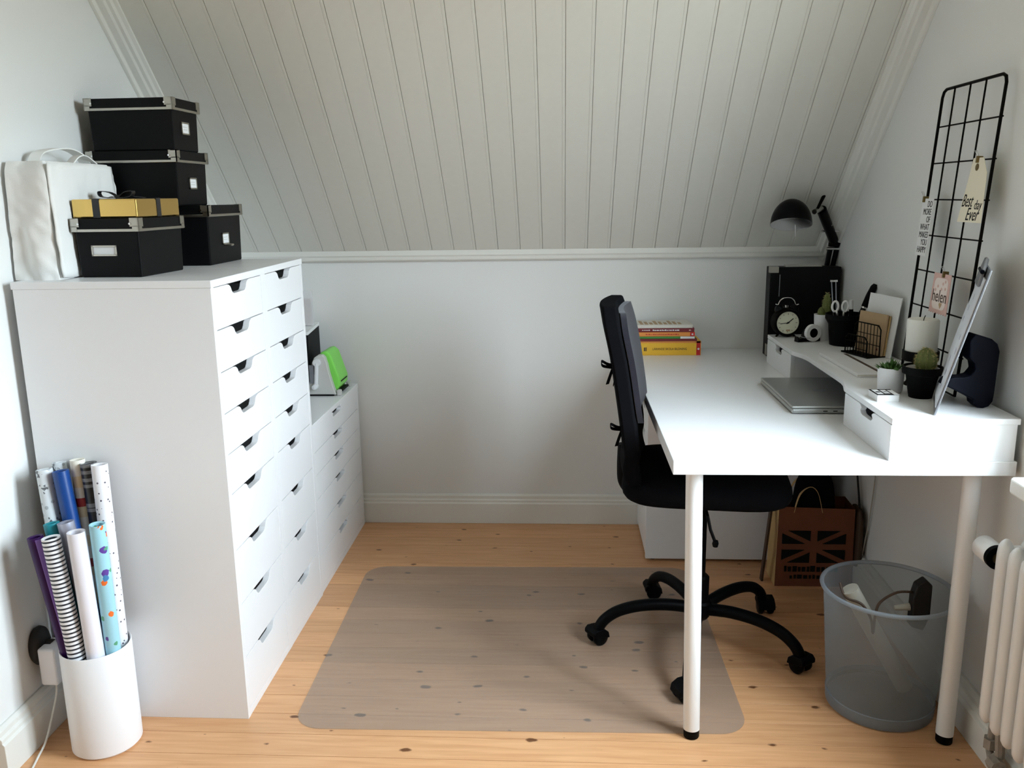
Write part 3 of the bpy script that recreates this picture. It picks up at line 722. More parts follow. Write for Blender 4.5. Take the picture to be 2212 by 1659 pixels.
def bk1(r_, w, d, h):
    spine_band(w - .017, w - .002, 'red_label')(r_, w, d, h)
    MB().box(-w, w, -d - .0006, -d + .001, h - .007, h).build('spine_band', 'orange_book', r_, smooth=0)
    lettering('spine_title', 'LÄRANDE SKOLA BILDNING', .0125, 'ink_brown', r_, T(.0, -d - .0003, h * .44) @ FRONT, sx=.82, ext=.0002)
    strokes(r_, -w + .020, -w + .030, -d - .0003, h * .45, .016, 'ink_brown', 3)
    MB().cyl(.0042, 0, .0006, 14, T(w - .0095, -d - .0004, h * .45) @ FRONT).build('publisher_mark', 'paper', r_)
bz = DZ
book('thick yellow textbook with a red band, bottom of the book stack', 1.118, 1.353, 1.268, 1.398, bz, bz + .0545, 'yellow_book', 0, bk1)
def bk2(r_, w, d, h): pass
book('thin maroon book lying on the thick yellow one', 1.112, 1.336, 1.264, 1.392, bz + .0548, bz + .0640, 'red_book', .01)
def bk3(r_, w, d, h): spine_band(w - .055, w - .002, 'paper')(r_, w, d, h)
book('thin green book with a white spine end, middle of the book stack', 1.114, 1.330, 1.266, 1.390, bz + .0643, bz + .0730, 'green_book', -.01, bk3)
def bk4(r_, w, d, h):
    spine_band(w - .018, w - .001, 'red_label')(r_, w, d, h); strokes(r_, -w + .03, w - .06, -d - .0003, h * .5, .004, 'red_label', 5)
    MB().cyl(.0035, 0, .0006, 12, T(w - .0095, -d - .0004, h * .5) @ FRONT).build('publisher_mark', 'paper', r_)
book('orange book with a red end label, second from the top of the book stack', 1.113, 1.328, 1.264, 1.392, bz + .0733, bz + .0895, 'orange_book', .005, bk4)
def bk5(r_, w, d, h):
    strokes(r_, -w + .02, -w + .05, -d - .0003, h * .5, .0035, 'paper', 7); strokes(r_, -w + .06, w - .055, -d - .0003, h * .5, .005, 'paper', 8); strokes(r_, w - .02, w - .012, -d - .0003, h * .5, .006, 'pink', 9)
book('maroon book with white lettering near the top of the book stack', 1.110, 1.326, 1.265, 1.392, bz + .0898, bz + .1050, 'red_book', -.005, bk5)
def bk6(r_, w, d, h):
    for q in range(9): MB().box(-w + .025 + q * .018, -w + .037 + q * .018, -d + .012, d - .03 - (q % 3) * .02, h - .0003, h + .0004).build('cover_print', 'kraft', r_, smooth=0)
book('pale paperback with a beige printed cover, top of the book stack', 1.098, 1.318, 1.262, 1.395, bz + .1053, bz + .1180, 'pages', .02, bk6)

# black upright file box
fb = thing('file_box', 'black upright file box with metal corners behind the alarm clock', 'file box', (1.592, 1.240, DZ))
MB().box(0, .255, 0, .062, 0, .332).build('box_body', 'black_board', fb, smooth=0, bevel=.002)
MB().box(-.002, .030, -.0015, .020, .312, .334).build('metal_corner', 'steel', fb, smooth=0)
MB().box(-.002, .012, -.0015, .020, .004, .046).build('metal_corner', 'steel', fb, smooth=0)
MB().box(.034, .0365, -.002, .001, .225, .305).build('edge_strip', 'grey_metal', fb, smooth=0)
MB().box(.06, .19, .018, .05, .332, .3385).build('folder_edge', 'lightgrey_plastic', fb, smooth=0)

# desk lamp
lp = thing('desk_lamp', 'black jointed desk lamp with a domed shade behind the file box', 'lamp', (1.800, 1.368, DZ))
O = Vector((1.800, 1.368, DZ))
def L(*p): return tuple(Vector(p) - O)
MB().lathe([(0, 0), (.034, 0), (.034, .010), (.012, .018), (.009, .03), (.009, .06)], 28).build('base', 'black_metal', lp)
for dx in (-.012, .012):
    MB().tube([L(1.800 + dx * .5, 1.366, DZ + .05), L(1.842 + dx, 1.330, 1.130)], .0095, 10).build('lower_arm', 'black_gloss', lp)
jn = MB().prism([(-.020, -.012), (.014, -.016), (.024, .006), (.010, .024), (-.018, .026)], -.010, .010, 'y', T(*L(1.842, 1.326, 1.148))).build('elbow', 'black_metal', lp, smooth=0, bevel=.003)
MB().cyl(.005, -.030, .030, 12, T(*L(1.842, 1.322, 1.128)) @ Matrix.Rotation(PI / 2, 4, 'Y')).build('knob', 'chrome', jn)
MB().tube([L(1.836, 1.318, 1.160), L(1.752, 1.205, 1.275)], .0175, 12).build('upper_arm', 'black_gloss', lp)
MB().tube([L(1.823, 1.314, 1.178), L(1.802, 1.250, 1.220)], .006, 8).build('spring', 'steel', lp)
MB().cyl(.004, -.032, .032, 10, T(*L(1.812, 1.285, 1.195)) @ Matrix.Rotation(PI / 2, 4, 'Y')).build('knob', 'chrome', lp)
MB().tube([L(1.758, 1.195, 1.330), L(1.724, 1.172, 1.268)], .006, 8, rs=[.0065, .0045]).build('handle_rod', 'black_metal', lp)
MB().tube([L(1.752, 1.205, 1.278), L(1.715, 1.160, 1.268)], .009, 10).build('shade_joint', 'steel', lp)
R_ = .0705
prof = [(R_ * math.cos(math.radians(a_)), R_ * 1.28 * math.sin(math.radians(a_))) for a_ in range(0, 91, 9)]
inn = [(r_ * .965, z_ * .965) for r_, z_ in prof][::-1]
SM = T(*L(1.626, 1.118, 1.2265)) @ Matrix.Rotation(math.radians(4), 4, 'Y') @ Matrix.Rotation(math.radians(-20), 4, 'X')
shd = MB().lathe([(r_, z_) for r_, z_ in prof], 40, SM).build('shade', 'black_gloss', lp, smooth=60)
MB().lathe([(R_ * .99, 0)] + [(r_, z_) for r_, z_ in inn[::-1]], 40, SM).build('shade_lining', 'paper', shd, smooth=60)
MB().lathe([(0, .004), (.018, .010), (.024, .026), (.016, .045), (.012, .06), (0, .062)], 16, SM).build('bulb', 'pot_white', shd, smooth=60)
MB().tube([L(1.640, 1.118, 1.226), L(1.643, 1.118, 1.185)], .0014, 6).build('pull_cord', 'pot_white', lp)

# alarm clock
ck = thing('alarm_clock', 'round black alarm clock with a cream dial and handle on the shelf', 'clock', (1.618, 1.085, AZ), .10)
CM = T(0, 0, .052) @ Matrix.Rotation(PI / 2, 4, 'X')
MB().lathe([(0, -.026), (.044, -.026), (.049, -.020), (.049, .018), (.046, .024), (.041, .024), (.039, .018), (0, .018)], 40, CM).build('clock_case', 'black_metal', ck, smooth=35)
dl = MB().cyl(.0395, .0175, .0190, 40, CM).build('dial', 'clock_face', ck)
m = MB()
for k in range(12):
    a_ = math.radians(30 * k); l0 = .030 if k % 3 else .028
    m.add(*(lambda: (lambda mb_: (mb_.v, mb_.f))(MB().box(-.0008, .0008, l0, .034, .0189, .0194, CM @ Matrix.Rotation(a_, 4, 'Z'))))())
m.build('hour_marks', 'ink_brown', dl, smooth=0)
hd = MB().box(-.0014, .0014, -.006, .024, .0195, .0203, CM @ Matrix.Rotation(math.radians(-52), 4, 'Z'))
hd.box(-.0010, .0010, -.006, .028, .0203, .0210, CM @ Matrix.Rotation(math.radians(97), 4, 'Z')); hd.cyl(.003, .019, .0215, 12, CM)
hd.build('hands', 'ink', dl, smooth=0)
MB().box(-.007, .007, -.003, .003, .0192, .0198, CM @ T(.002, -.027, 0)).build('maker_mark', 'kraft', dl, smooth=0)
for sx_ in (-1, 1):
    bl = MB().lathe([(0, .016), (.010, .013), (.016, .005), (.017, 0), (0, 0)], 20, T(sx_ * .026, 0, .098) @ Matrix.Rotation(sx_ * .55, 4, 'Y')); bl.build('bell', 'black_gloss', ck)
    MB().tube([(sx_ * .026, .0, .010), (sx_ * .034, 0, .0)], .004, 8).build('foot', 'black_metal', ck)
MB().tube(smooth_path([(-.040, 0, .117), (-.032, 0, .114), (-.025, 0, .128), (-.012, 0, .137), (.012, 0, .137), (.025, 0, .128), (.032, 0, .113), (.042, 0, .115)], 5), .0019, 8).build('handle', 'chrome', ck)
MB().box(-.004, .004, -.006, .006, .104, .112).build('hammer', 'chrome', ck, smooth=0)

# tape dispenser
td = thing('tape_dispenser', 'small black tape dispenser with a white tape roll beside the clock', 'tape dispenser', (1.668, .985, AZ), .35)
MB().prism([(-.045, 0), (.050, 0), (.052, .010), (.034, .016), (.026, .040), (-.010, .040), (-.022, .014), (-.040, .010), (-.044, .020)], -.012, .012, 'y').build('dispenser_body', 'black_gloss', td, smooth=0, bevel=.002)
TM = T(.008, -.013, .031) @ Matrix.Rotation(PI / 2, 4, 'X')
MB().lathe([(.016, -.004), (.029, -.004), (.029, .010), (.016, .010)], 36, TM, close=True).build('tape_roll', 'paper', td, smooth=35)
MB().cyl(.016, -.006, .0085, 30, TM).build('core', 'black_plastic', td)
MB().ribbon([(-.006, -.018, .014), (-.030, -.018, .017), (-.044, -.018, .022)], .012).build('tape_end', 'clear_wrap', td)

# small white pot with cactus behind the pen cup
def cactus_body(mb, cx, cy_, z0, rx, h, ribs=10):
    n, k = 40, 14; vs = []; fs = []
    for j in range(k + 1):
        t = j / k; r_ = rx * math.sin(PI * (.12 + .88 * t)) ** .6 if t < 1 else 0
        for i in range(n):
            a_ = 2 * PI * i / n; rr = r_ * (1 + .07 * math.cos(ribs * a_)); vs.append((cx + rr * math.cos(a_), cy_ + rr * math.sin(a_), z0 + h * t))
    for j in range(k):
        for i in range(n): fs.append((j * n + i, j * n + (i + 1) % n, (j + 1) * n + (i + 1) % n, (j + 1) * n + i))
    return mb.add(vs, fs)
def spines(cx, cy_, z0, rx, h, num, seed, ln=.006):
    rd = random.Random(seed); mb = MB()
    for q in range(num):
        t = rd.uniform(.1, .98); a_ = 2 * PI * round(rd.uniform(0, 10)) / 10 + rd.uniform(-.1, .1); r_ = rx * math.sin(PI * (.12 + .88 * t)) ** .6
        p = Vector((cx + r_ * math.cos(a_), cy_ + r_ * math.sin(a_), z0 + h * t)); d = Vector((math.cos(a_) + rd.uniform(-.5, .5), math.sin(a_) + rd.uniform(-.5, .5), rd.uniform(-.2, .7))).normalized() * ln
        s_ = d.orthogonal().normalized() * .0006; mb.add([p - s_, p + s_, p + d, p + d.cross(s_).normalized() * .0006], [(0, 1, 2), (1, 3, 2), (3, 0, 2)])
    return mb
wp = thing('potted_cactus', 'tiny cactus in a small white pot half hidden by the pen cup', 'potted plant', (1.722, 1.010, AZ))
MB().lathe([(0, 0), (.024, 0), (.029, .090), (.027, .090), (.025, .082), (0, .082)], 32).build('pot', 'pot_white', wp, smooth=40)
cactus_body(MB(), -.006, 0, .080, .012, .035).build('cactus_stem', 'cactus', wp, smooth=70); cactus_body(MB(), .012, .004, .080, .014, .085).build('cactus_stem', 'cactus', wp, smooth=70)
o = spines(.012, .004, .080, .014, .085, 160, 4); o = o.build('spines', 'spine', wp, smooth=0); o['kind'] = 'stuff'

# pen cup and what stands in it
cp = thing('pen_cup', 'black cup crammed with pens and scissors on the shelf', 'pen cup', (1.770, .915, AZ))
MB().lathe([(0, 0), (.048, 0), (.055, .070), (.066, .088), (.066, .104), (.063, .104), (.062, .090), (.052, .072), (.046, .004), (0, .004)], 36).build('cup_body', 'black_plastic', cp, smooth=30)
def rod(name, label, cat, pts, r, m, rs=None, n=10):
    b_ = Vector(pts[0]); o = MB().tube([Vector(p) - b_ for p in pts], r, n, rs=rs).build(name, m, None, b_); return tag(o, label, cat)
mk = thing('marker', 'thick black marker leaning out of the right of the pen cup', 'marker', (1.775, .915, AZ + .006))
MB().tube([(0, 0, 0), (.050, .0, .115)], .0085, 12).build('barrel', 'black_gloss', mk)
MB().tube([(.050, 0, .115), (.052, 0, .120)], .0088, 12).build('ring', 'chrome', mk)
MB().tube([(.052, 0, .120), (.066, .0, .155), (.078, .0, .186), (.082, 0, .195)], .011, 12, rs=[.0105, .0125, .0105, .006]).build('cap', 'black_plastic', mk)
sc_ = thing('scissors', 'pair of scissors with white looped handles standing in the pen cup', 'scissors', (1.748, .895, AZ + .006))
for s_, lean in ((-1, -.022), (1, .010)):
    lp_ = [(lean * 1.0 + .010 * math.cos(a_) * 1.0, 0, .125 + .017 * math.sin(a_)) for a_ in [2 * PI * q / 14 for q in range(14)]]
    MB().tube(lp_, .0036, 8, closed=True).build('handle', 'bin_white', sc_)
    MB().tube([(0, s_ * .002, .0), (lean * .8, s_ * .002, .112)], .004, 6).build('blade', 'steel', sc_)
hg = thing('marker', 'white marker pen standing at the back right of the pen cup', 'marker', (1.792, .925, AZ + .006))
MB().tube([(0, 0, 0), (-.004, 0, .112)], .007, 12).build('barrel', 'black_plastic', hg); MB().tube([(-.004, 0, .112), (-.006, 0, .142)], .0075, 12, rs=[.0075, .006]).build('cap', 'bin_white', hg)
cl = thing('compass', 'slim metal drawing tool with two prongs standing in the pen cup', 'tool', (1.745, .925, AZ + .006))
for dx in (-.007, .007): MB().tube([(dx * .5, 0, 0), (dx - .020, 0, .205)], .0018, 6).build('prong', 'grey_metal', cl)
MB().box(-.032, -.008, -.003, .003, .203, .209).build('top_bar', 'chrome', cl, smooth=0)
rd = random.Random(5)
for q, (dx, dy, h_, col) in enumerate(((-.02, .02, .128, 'black_plastic'), (.015, .02, .124, 'grey_metal'), (.03, -.01, .12, 'black_gloss'), (.0, .03, .135, 'black_plastic'))):
    names = ('black pen at the back left of the pen cup', 'grey pen in the middle of the pen cup', 'short black pen at the front right of the pen cup', 'tallest plain black pen at the rear of the pen cup')
    rod('pen', names[q], 'pen', [(1.770 + dx * .6, .915 + dy * .6, AZ + .006), (1.770 + dx * 1.6, .915 + dy * 1.6, AZ + h_)], .0042, col)

# wire letter holder, cards and envelope
lh = thing('letter_holder', 'black wire letter holder on the shelf', 'letter holder', (1.778, .730, AZ), rot=(0, 0, math.radians(-72)))
def rack_panel(y, hgt, w, nvert, lean):
    fr = MB(); fp = []
    for (x_, z_) in ((-w / 2, .004), (-w / 2, hgt - .012), (-w / 2 + .012, hgt), (w / 2 - .012, hgt), (w / 2, hgt - .012), (w / 2, .004)): fp.append((x_, y + lean * z_, z_))
    fr.tube(fp, .0022, 6); fr.build('rack_frame', 'black_metal', lh)
    for q in range(1, nvert): x_ = -w / 2 + w * q / nvert; MB().tube([(x_, y, .004), (x_, y + lean * hgt, hgt)], .0012, 5).build('wire', 'black_metal', lh)
    for z_ in (hgt * .36, hgt * .68): MB().tube([(-w / 2, y + lean * z_, z_), (w / 2, y + lean * z_, z_)], .0012, 5).build('wire', 'black_metal', lh)
rack_panel(-.038, .062, .105, 8, 0); rack_panel(.0, .098, .125, 8, .0)
m = MB().tube([(-.064, -.042, .003), (.064, -.042, .003), (.064, .030, .003), (-.064, .030, .003)], .0026, 6, closed=True)
m.build('base_frame', 'black_metal', lh)
MB().box(-.062, .062, -.040, .028, .0005, .003).build('base_plate', 'black_metal', lh, smooth=0)
def card(name, label, cat, m, w, h, t, loc, rz, lean, extra=None):
    r_ = thing(name, label, cat, loc, rot=(lean, 0, rz)); o = MB().box(-w / 2, w / 2, 0, t, 0, h).build(name + '_sheet', m, r_, smooth=0); 
    if extra: extra(r_)
    return r_
RZ = math.radians(-72)
card('envelope', 'brown kraft envelope standing in the wire letter holder', 'envelope', 'kraft', .128, .128, .006, (1.783, .732, AZ + .004), RZ, -.10,
     lambda r_: MB().cyl(.004, -.0006, 0, 10, T(.040, 0, .018) @ FRONT @ Matrix.Rotation(PI, 4, 'X')).build('seal', 'red_book', r_))
card('envelope', 'darker brown envelope behind the kraft one in the letter holder', 'envelope', 'kraft_side', .126, .124, .005, (1.793, .734, AZ + .004), RZ, -.10)
card('card', 'large blank white card leaning on the wall behind the letter holder', 'card', 'paper', .175, .185, .002, (1.806, .735, AZ + .001), RZ - .12, -.13)

# white notebook and dark ruler on the shelf
nb = thing('notebook', 'thin white notebook lying on the curved part of the shelf', 'notebook', (1.6675, .552, AZ), .02)
MB().box(-.033, .033, -.168, .168, 0, .010).build('cover', 'bin_white', nb, smooth=0, bevel=.002)
MB().box(-.0325, .0325, -.1685, .1675, .003, .007).build('pages', 'pages', nb, smooth=0)
pc = tag(MB().box(-.0055, .0055, -.170, .170, 0, .006).build('ruler', 'ink_brown', None, (1.713, .545, AZ), (0, 0, .02), smooth=0, bevel=.001), 'long dark brown ruler lying along the white notebook', 'ruler')
# pillar candle on its black stand
cn = thing('candle_stand', 'black footed candle stand under the pillar candle', 'candle stand', (1.764, .290, AZ))
MB().lathe([(0, .066), (.043, .066), (.045, .070), (.045, .092), (.041, .092), (.041, .076), (0, .076)], 36).build('dish', 'black_metal', cn)
for q in range(3):
    a_ = q * 2 * PI / 3 + .5; MB().tube([(.014 * math.cos(a_), .014 * math.sin(a_), .068), (.030 * math.cos(a_), .030 * math.sin(a_), .0)], .003, 6).build('leg', 'black_metal', cn)
MB().lathe([(0, 0), (.036, 0), (.036, .004), (0, .004)], 24).build('base_ring', 'black_metal', cn)
cd = thing('pillar_candle', 'thick white pillar candle on the black stand', 'candle', (1.764, .290, AZ + .077))
MB().lathe([(0, 0), (.038, 0), (.039, .003), (.039, .094), (.036, .098), (.030, .096), (.012, .093), (0, .092)], 40).build('wax', 'candle_wax', cd, smooth=50)
MB().tube([(0, 0, .092), (.001, 0, .100), (.004, 0, .107)], .0011, 6).build('wick', 'ink', cd)
# succulent in a white pot
su = thing('potted_succulent', 'green succulent in a small round white pot', 'potted plant', (1.661, .208, AZ))
MB().lathe([(0, 0), (.026, 0), (.030, .006), (.0325, .060), (.031, .064), (.029, .062), (.027, .054), (0, .054)], 36).build('pot', 'pot_white', su, smooth=40)
MB().cyl(.027, .050, .056, 24).build('soil', 'soil', su)
rd = random.Random(11); mb = MB()
for q in range(90):
    a_ = rd.uniform(0, 2 * PI); r0 = rd.uniform(.0, .024); tilt = r0 / .024 * 1.0 + rd.uniform(-.2, .2); ln = rd.uniform(.014, .026); w_ = rd.uniform(.003, .005)
    M = T(r0 * math.cos(a_), r0 * math.sin(a_), .054 + rd.uniform(0, .012) * (1 - r0 / .03)) @ Matrix.Rotation(a_, 4, 'Z') @ Matrix.Rotation(tilt, 4, 'Y') @ Matrix.Rotation(rd.uniform(-.5, .5), 4, 'Z')
    vs = [(0, 0, 0), (0, w_, ln * .5), (.0015, 0, ln * .5), (0, -w_, ln * .5), (-.0015, 0, ln * .5), (0, 0, ln)]
    mb.add(vs, [(0, 1, 2), (0, 2, 3), (0, 3, 4), (0, 4, 1), (5, 2, 1), (5, 3, 2), (5, 4, 3), (5, 1, 4)], M)
o = mb.build('leaves', 'leaf', su, smooth=60); o['kind'] = 'stuff'
# cactus in a black pot
ca = thing('potted_cactus', 'round cactus in a black pot with a white inner rim, beside the clipboard', 'potted plant', (1.714, .150, AZ))
MB().lathe([(0, 0), (.027, 0), (.038, .058), (.046, .060), (.0465, .078), (.0435, .078), (.043, .062), (.036, .058), (0, .058)], 40).build('pot', 'pot_black', ca, smooth=30)
MB().lathe([(.030, .058), (.036, .062), (.0385, .074), (.0365, .075), (.033, .064)], 36, close=True).build('inner_pot', 'pot_white', ca)
MB().cyl(.034, .056, .064, 28).build('soil', 'soil', ca)
cactus_body(MB(), .008, .004, .062, .024, .062).build('cactus_stem', 'cactus', ca, smooth=70)
o = spines(.008, .004, .062, .024, .062, 420, 6, .007).build('spines', 'spine', ca, smooth=0); o['kind'] = 'stuff'
# matchbox
mx_ = thing('matchbox', 'small white matchbox with black and white squares on top', 'matchbox', (1.617, .128, AZ))
MB().box(-.026, .026, -.031, .031, 0, .017).build('box_tray', 'paper', mx_, smooth=0, bevel=.0008)
mb = MB().box(-.0262, .0262, -.0312, .0312, .0168, .0176).build('printed_top', 'ink', mx_, smooth=0)
for (xa, xb, ya, yb) in ((-.022, -.008, -.022, .026), (-.003, .010, -.016, .022), (.014, .0262, -.0312, .020)):
    MB().box(xa, xb, ya, yb, .0174, .0179).build('print_square', 'paper', mx_, smooth=0)
MB().box(-.020, -.010, -.006, .004, .0178, .0182).build('print_mark', 'ink', mx_, smooth=0); MB().box(.0, .007, -.002, .006, .0178, .0182).build('print_mark', 'grey_metal', mx_, smooth=0)

# clipboard on a black stand, tilted towards the desk user
cb = thing('clipboard', 'clipboard with papers and a metal clip leaning on a dark stand', 'clipboard', (1.672, -.036, AZ + .001))
BA = Vector((1.672, -.036, 0)); BB = Vector((1.762, .183, 0)); ux = (BB - BA).normalized(); nx_ = Vector((ux.y, -ux.x, 0))
topd = Vector((.075, -.036, .330)).normalized()
Mb = Matrix((ux, topd, ux.cross(topd).normalized())).transposed().to_4x4()
wB, hB = (BB - BA).length, .340
sg = 1 if (Mb @ Vector((0, 0, 1))).x > 0 else -1      # +: away from the user
MB().box(0, wB, 0, hB, -.0015 * 1, .0025, Mb).build('board', 'grey_metal', cb, smooth=0, bevel=.0008)
MB().box(.006, wB - .006, .016, hB - .022, -sg * .0022, -sg * .0042, Mb).build('paper_sheets', 'clip_paper', cb, smooth=0)
rd = random.Random(3); m = MB()
for q in range(9):
    x_ = rd.uniform(.03, wB - .07); y_ = .05 + q * .03; m.box(x_, x_ + rd.uniform(.012, .03), y_, y_ + .012, -sg * .0042, -sg * .0045, Mb)
m.build('faint_print', 'lilac_silver', cb, smooth=0)
m = MB().prism([(wB / 2 - .055, hB - .045), (wB / 2 + .055, hB - .045), (wB / 2 + .045, hB - .010), (wB / 2 + .02, hB + .018), (wB / 2 - .02, hB + .018), (wB / 2 - .045, hB - .010)], -sg * .004, -sg * .012, 'z', Mb)
m.build('clip', 'grey_metal', cb, smooth=0, bevel=.003)
MB().tube([tuple(Mb @ Vector((wB / 2 - .05, hB - .012, -sg * .010))), tuple(Mb @ Vector((wB / 2 + .05, hB - .012, -sg * .010)))], .005, 8).build('clip_spring', 'navy_metal', cb)
sp = thing('display_stand', 'dark angled display stand behind the clipboard', 'stand', (1.770, .052, AZ))
# upright side plate with a rounded foot and an open curve
def stand_plate(y0, y1):
    poly = [(-.052, .055), (-.020, .040), (.018, .020), (.020, .010), (.030, .001), (.042, .0), (.054, .004), (.062, .016), (.064, .040), (.066, .135), (.060, .152), (.046, .164), (.008, .176), (-.004, .160), (.000, .118), (.012, .108), (.016, .092), (.006, .078), (-.012, .074), (-.030, .074), (-.044, .070)]
    return MB().prism(poly, y0, y1, 'y')
stand_plate(-.020, .020).build('side_plate', 'navy_metal', sp, smooth=0, bevel=.003)

# laptop under the shelf
lt = thing('laptop', 'closed silver laptop lying on the desk, half under the shelf', 'laptop', (1.462, .367, DZ))
Lw, Ld = .275, .385
MB().box(0, Lw, 0, Ld, .0015, .0145).build('base', 'silver_alu', lt, smooth=0, bevel=.004, seg=3)
ld = MB().box(0, Lw, 0, Ld, .0152, .0225).build('lid', 'silver_alu', lt, smooth=0, bevel=.003, seg=3)
ap = MB(); pts = []
for q in range(28):
    a_ = 2 * PI * q / 28; r_ = .019 * (1 - .14 * abs(math.cos(a_ - PI / 2)) ** 8)
    x_, y_ = r_ * math.cos(a_), r_ * math.sin(a_) * 1.05
    if (x_ - .022) ** 2 + (y_ - .004) ** 2 < .0095 ** 2: x_ = .022 - math.sqrt(max(0, .0095 ** 2 - (y_ - .004) ** 2))
    pts.append((x_, y_))
ML = T(.128, .195, .0225) @ Matrix.Rotation(PI / 2, 4, 'Z')
ap.prism(pts, 0, .0004, 'z', ML); ap.prism([(0, .021), (.004, .022), (.008, .030), (.002, .027)], 0, .0004, 'z', ML)
ap.build('lid_emblem', 'chrome', ld, smooth=0)
for x_ in (.085, .112): MB().box(x_, x_ + .012, -.0004, .002, .007, .0095).build('port', 'ink', lt, smooth=0)
for (x_, y_) in ((.02, .02), (Lw - .02, .02), (.02, Ld - .02), (Lw - .02, Ld - .02)): MB().cyl(.006, 0, .0018, 12, T(x_, y_, 0)).build('rubber_foot', 'ink', lt)

# ================================================================== WIRE GRID WITH TAGS
GL = math.atan(.0635)
gr = thing('wire_grid', 'black wire memo grid leaning against the right wall', 'wire grid', (1.790, .300, AZ + .001), rot=(-GL, 0, -PI / 2))
gx0, gx1, gh = -.172, .165, .760
fr = [(gx0, 0, .004), (gx0, 0, gh - .02), (gx0 + .006, 0, gh - .006), (gx0 + .02, 0, gh), (gx1 - .02, 0, gh), (gx1 - .006, 0, gh - .006), (gx1, 0, gh - .02), (gx1, 0, .004)]
MB().tube(fr, .0040, 8, closed=True).build('frame', 'black_metal', gr)
for x_ in (-.098, -.011, .070): MB().tube([(x_, -.002, .004), (x_, -.002, gh)], .0024, 6).build('upright_wire', 'black_metal', gr)
for q in range(8): z_ = gh - .0945 * (q + 1); MB().tube([(gx0 - .006, .003, z_), (gx1 + .004, .003, z_)], .0021, 6).build('cross_wire', 'black_metal', gr) if z_ > .01 else None
def on_grid(name, label, cat, x, z, tilt=0.0, y=-.006):
    p = Matrix.Translation((1.790, .300, AZ + .001)) @ gr.rotation_euler.to_matrix().to_4x4() @ Vector((x, y, z))
    r_ = thing(name, label, cat, tuple(p), rot=(-GL, tilt, -PI / 2)); return r_
def clip(par, x, z, m='brass'):
    MB().box(x - .004, x + .004, -.006, .008, z - .010, z + .006).build('clip', m, par, smooth=0, bevel=.001)
    MB().tube([(x - .004, -.004, z + .006), (x - .006, -.010, z + .018), (x + .006, -.010, z + .018), (x + .004, -.004, z + .006)], .0008, 5).build('clip_loop', 'chrome', par)
tg = on_grid('gift_tag', 'cream luggage-style tag reading Best day Ever, clipped to the wire grid', 'tag', .105, gh - .189)
MB().prism([(-.026, .004), (.026, .004), (.052, -.032), (.062, -.148), (-.062, -.148), (-.036, -.044)], -.001, 0, 'y').build('tag_card', 'cream', tg, smooth=0)
MB().prism([(.0085 * math.cos(q * PI / 8), -.018 + .0085 * math.sin(q * PI / 8)) for q in range(16)], -.0018, -.001, 'y').build('eyelet', 'brass', tg, smooth=0)
clip(tg, 0, .002)
lettering('lettering', 'Best', .043, 'ink', tg, T(-.024, -.0012, -.098) @ FRONT, shear=.45, sx=.72)
lettering('lettering', 'day', .032, 'ink', tg, T(.034, -.0012, -.107) @ FRONT, shear=.15, sx=.85)
lettering('lettering', 'Ever', .044, 'ink', tg, T(.010, -.0012, -.130) @ FRONT, shear=.40, sx=.80)
do = on_grid('motto_strip', 'narrow white card with capital letters hanging at the left of the wire grid', 'card', -.146, gh - .2835)
MB().box(-.036, .034, -.001, 0, -.150, .002).build('strip_card', 'paper', do, smooth=0)
lettering('lettering', 'DO\nMORE\nOF\nWHAT\nMAKES\nYOU\nHAPPY', .0235, 'ink', do, T(.030, -.0012, -.074) @ FRONT, align='RIGHT', sx=.80, lspace=.86)
clip(do, -.024, .002)
hl = on_grid('name_tag', 'small pink scalloped name tag clipped low on the wire grid', 'tag', .012, gh - .4725)
sc = []
nsc = 9
for q in range(nsc): sc += [(-.050 + .100 * q / (nsc - 1) - .003, -.101), (-.050 + .100 * q / (nsc - 1) + .003, -.097)]
MB().prism([(-.050, .003), (-.053, -.1)] + sc[1:-1] + [(.053, -.1), (.050, .003)], -.001, 0, 'y').build('tag_card', 'pink', hl, smooth=0)
MB().prism(rrect(.078, .080, .016, 4, 0, -.049), -.0015, -.001, 'y').build('inner_panel', 'pink_light', hl, smooth=0)
for (x_, z_) in ((-.016, -.030), (-.028, -.040), (.012, -.022), (.024, -.016), (.028, -.034), (.006, -.036)): MB().cyl(.0042, 0, .0006, 8, T(x_, -.0015, z_) @ FRONT).build('printed_star', 'pink', hl)
MB().prism([(.012, -.086), (.004, -.076), (.005, -.070), (.012, -.072), (.019, -.070), (.020, -.076)], -.002, -.0015, 'y').build('printed_heart', 'kraft', hl, smooth=0)
lettering('lettering', 'helen', .045, 'ink_brown', hl, T(.0, -.0017, -.056) @ FRONT, sx=.88)
clip(hl, .010, .004)

# ================================================================== OFFICE CHAIR
ch = thing('office_chair', 'black armless office chair on casters with a tied grey seat-back cover, at the desk', 'office chair', (1.240, .440, 0))
RC = Matrix.Rotation(math.radians(-7), 4, 'Z')
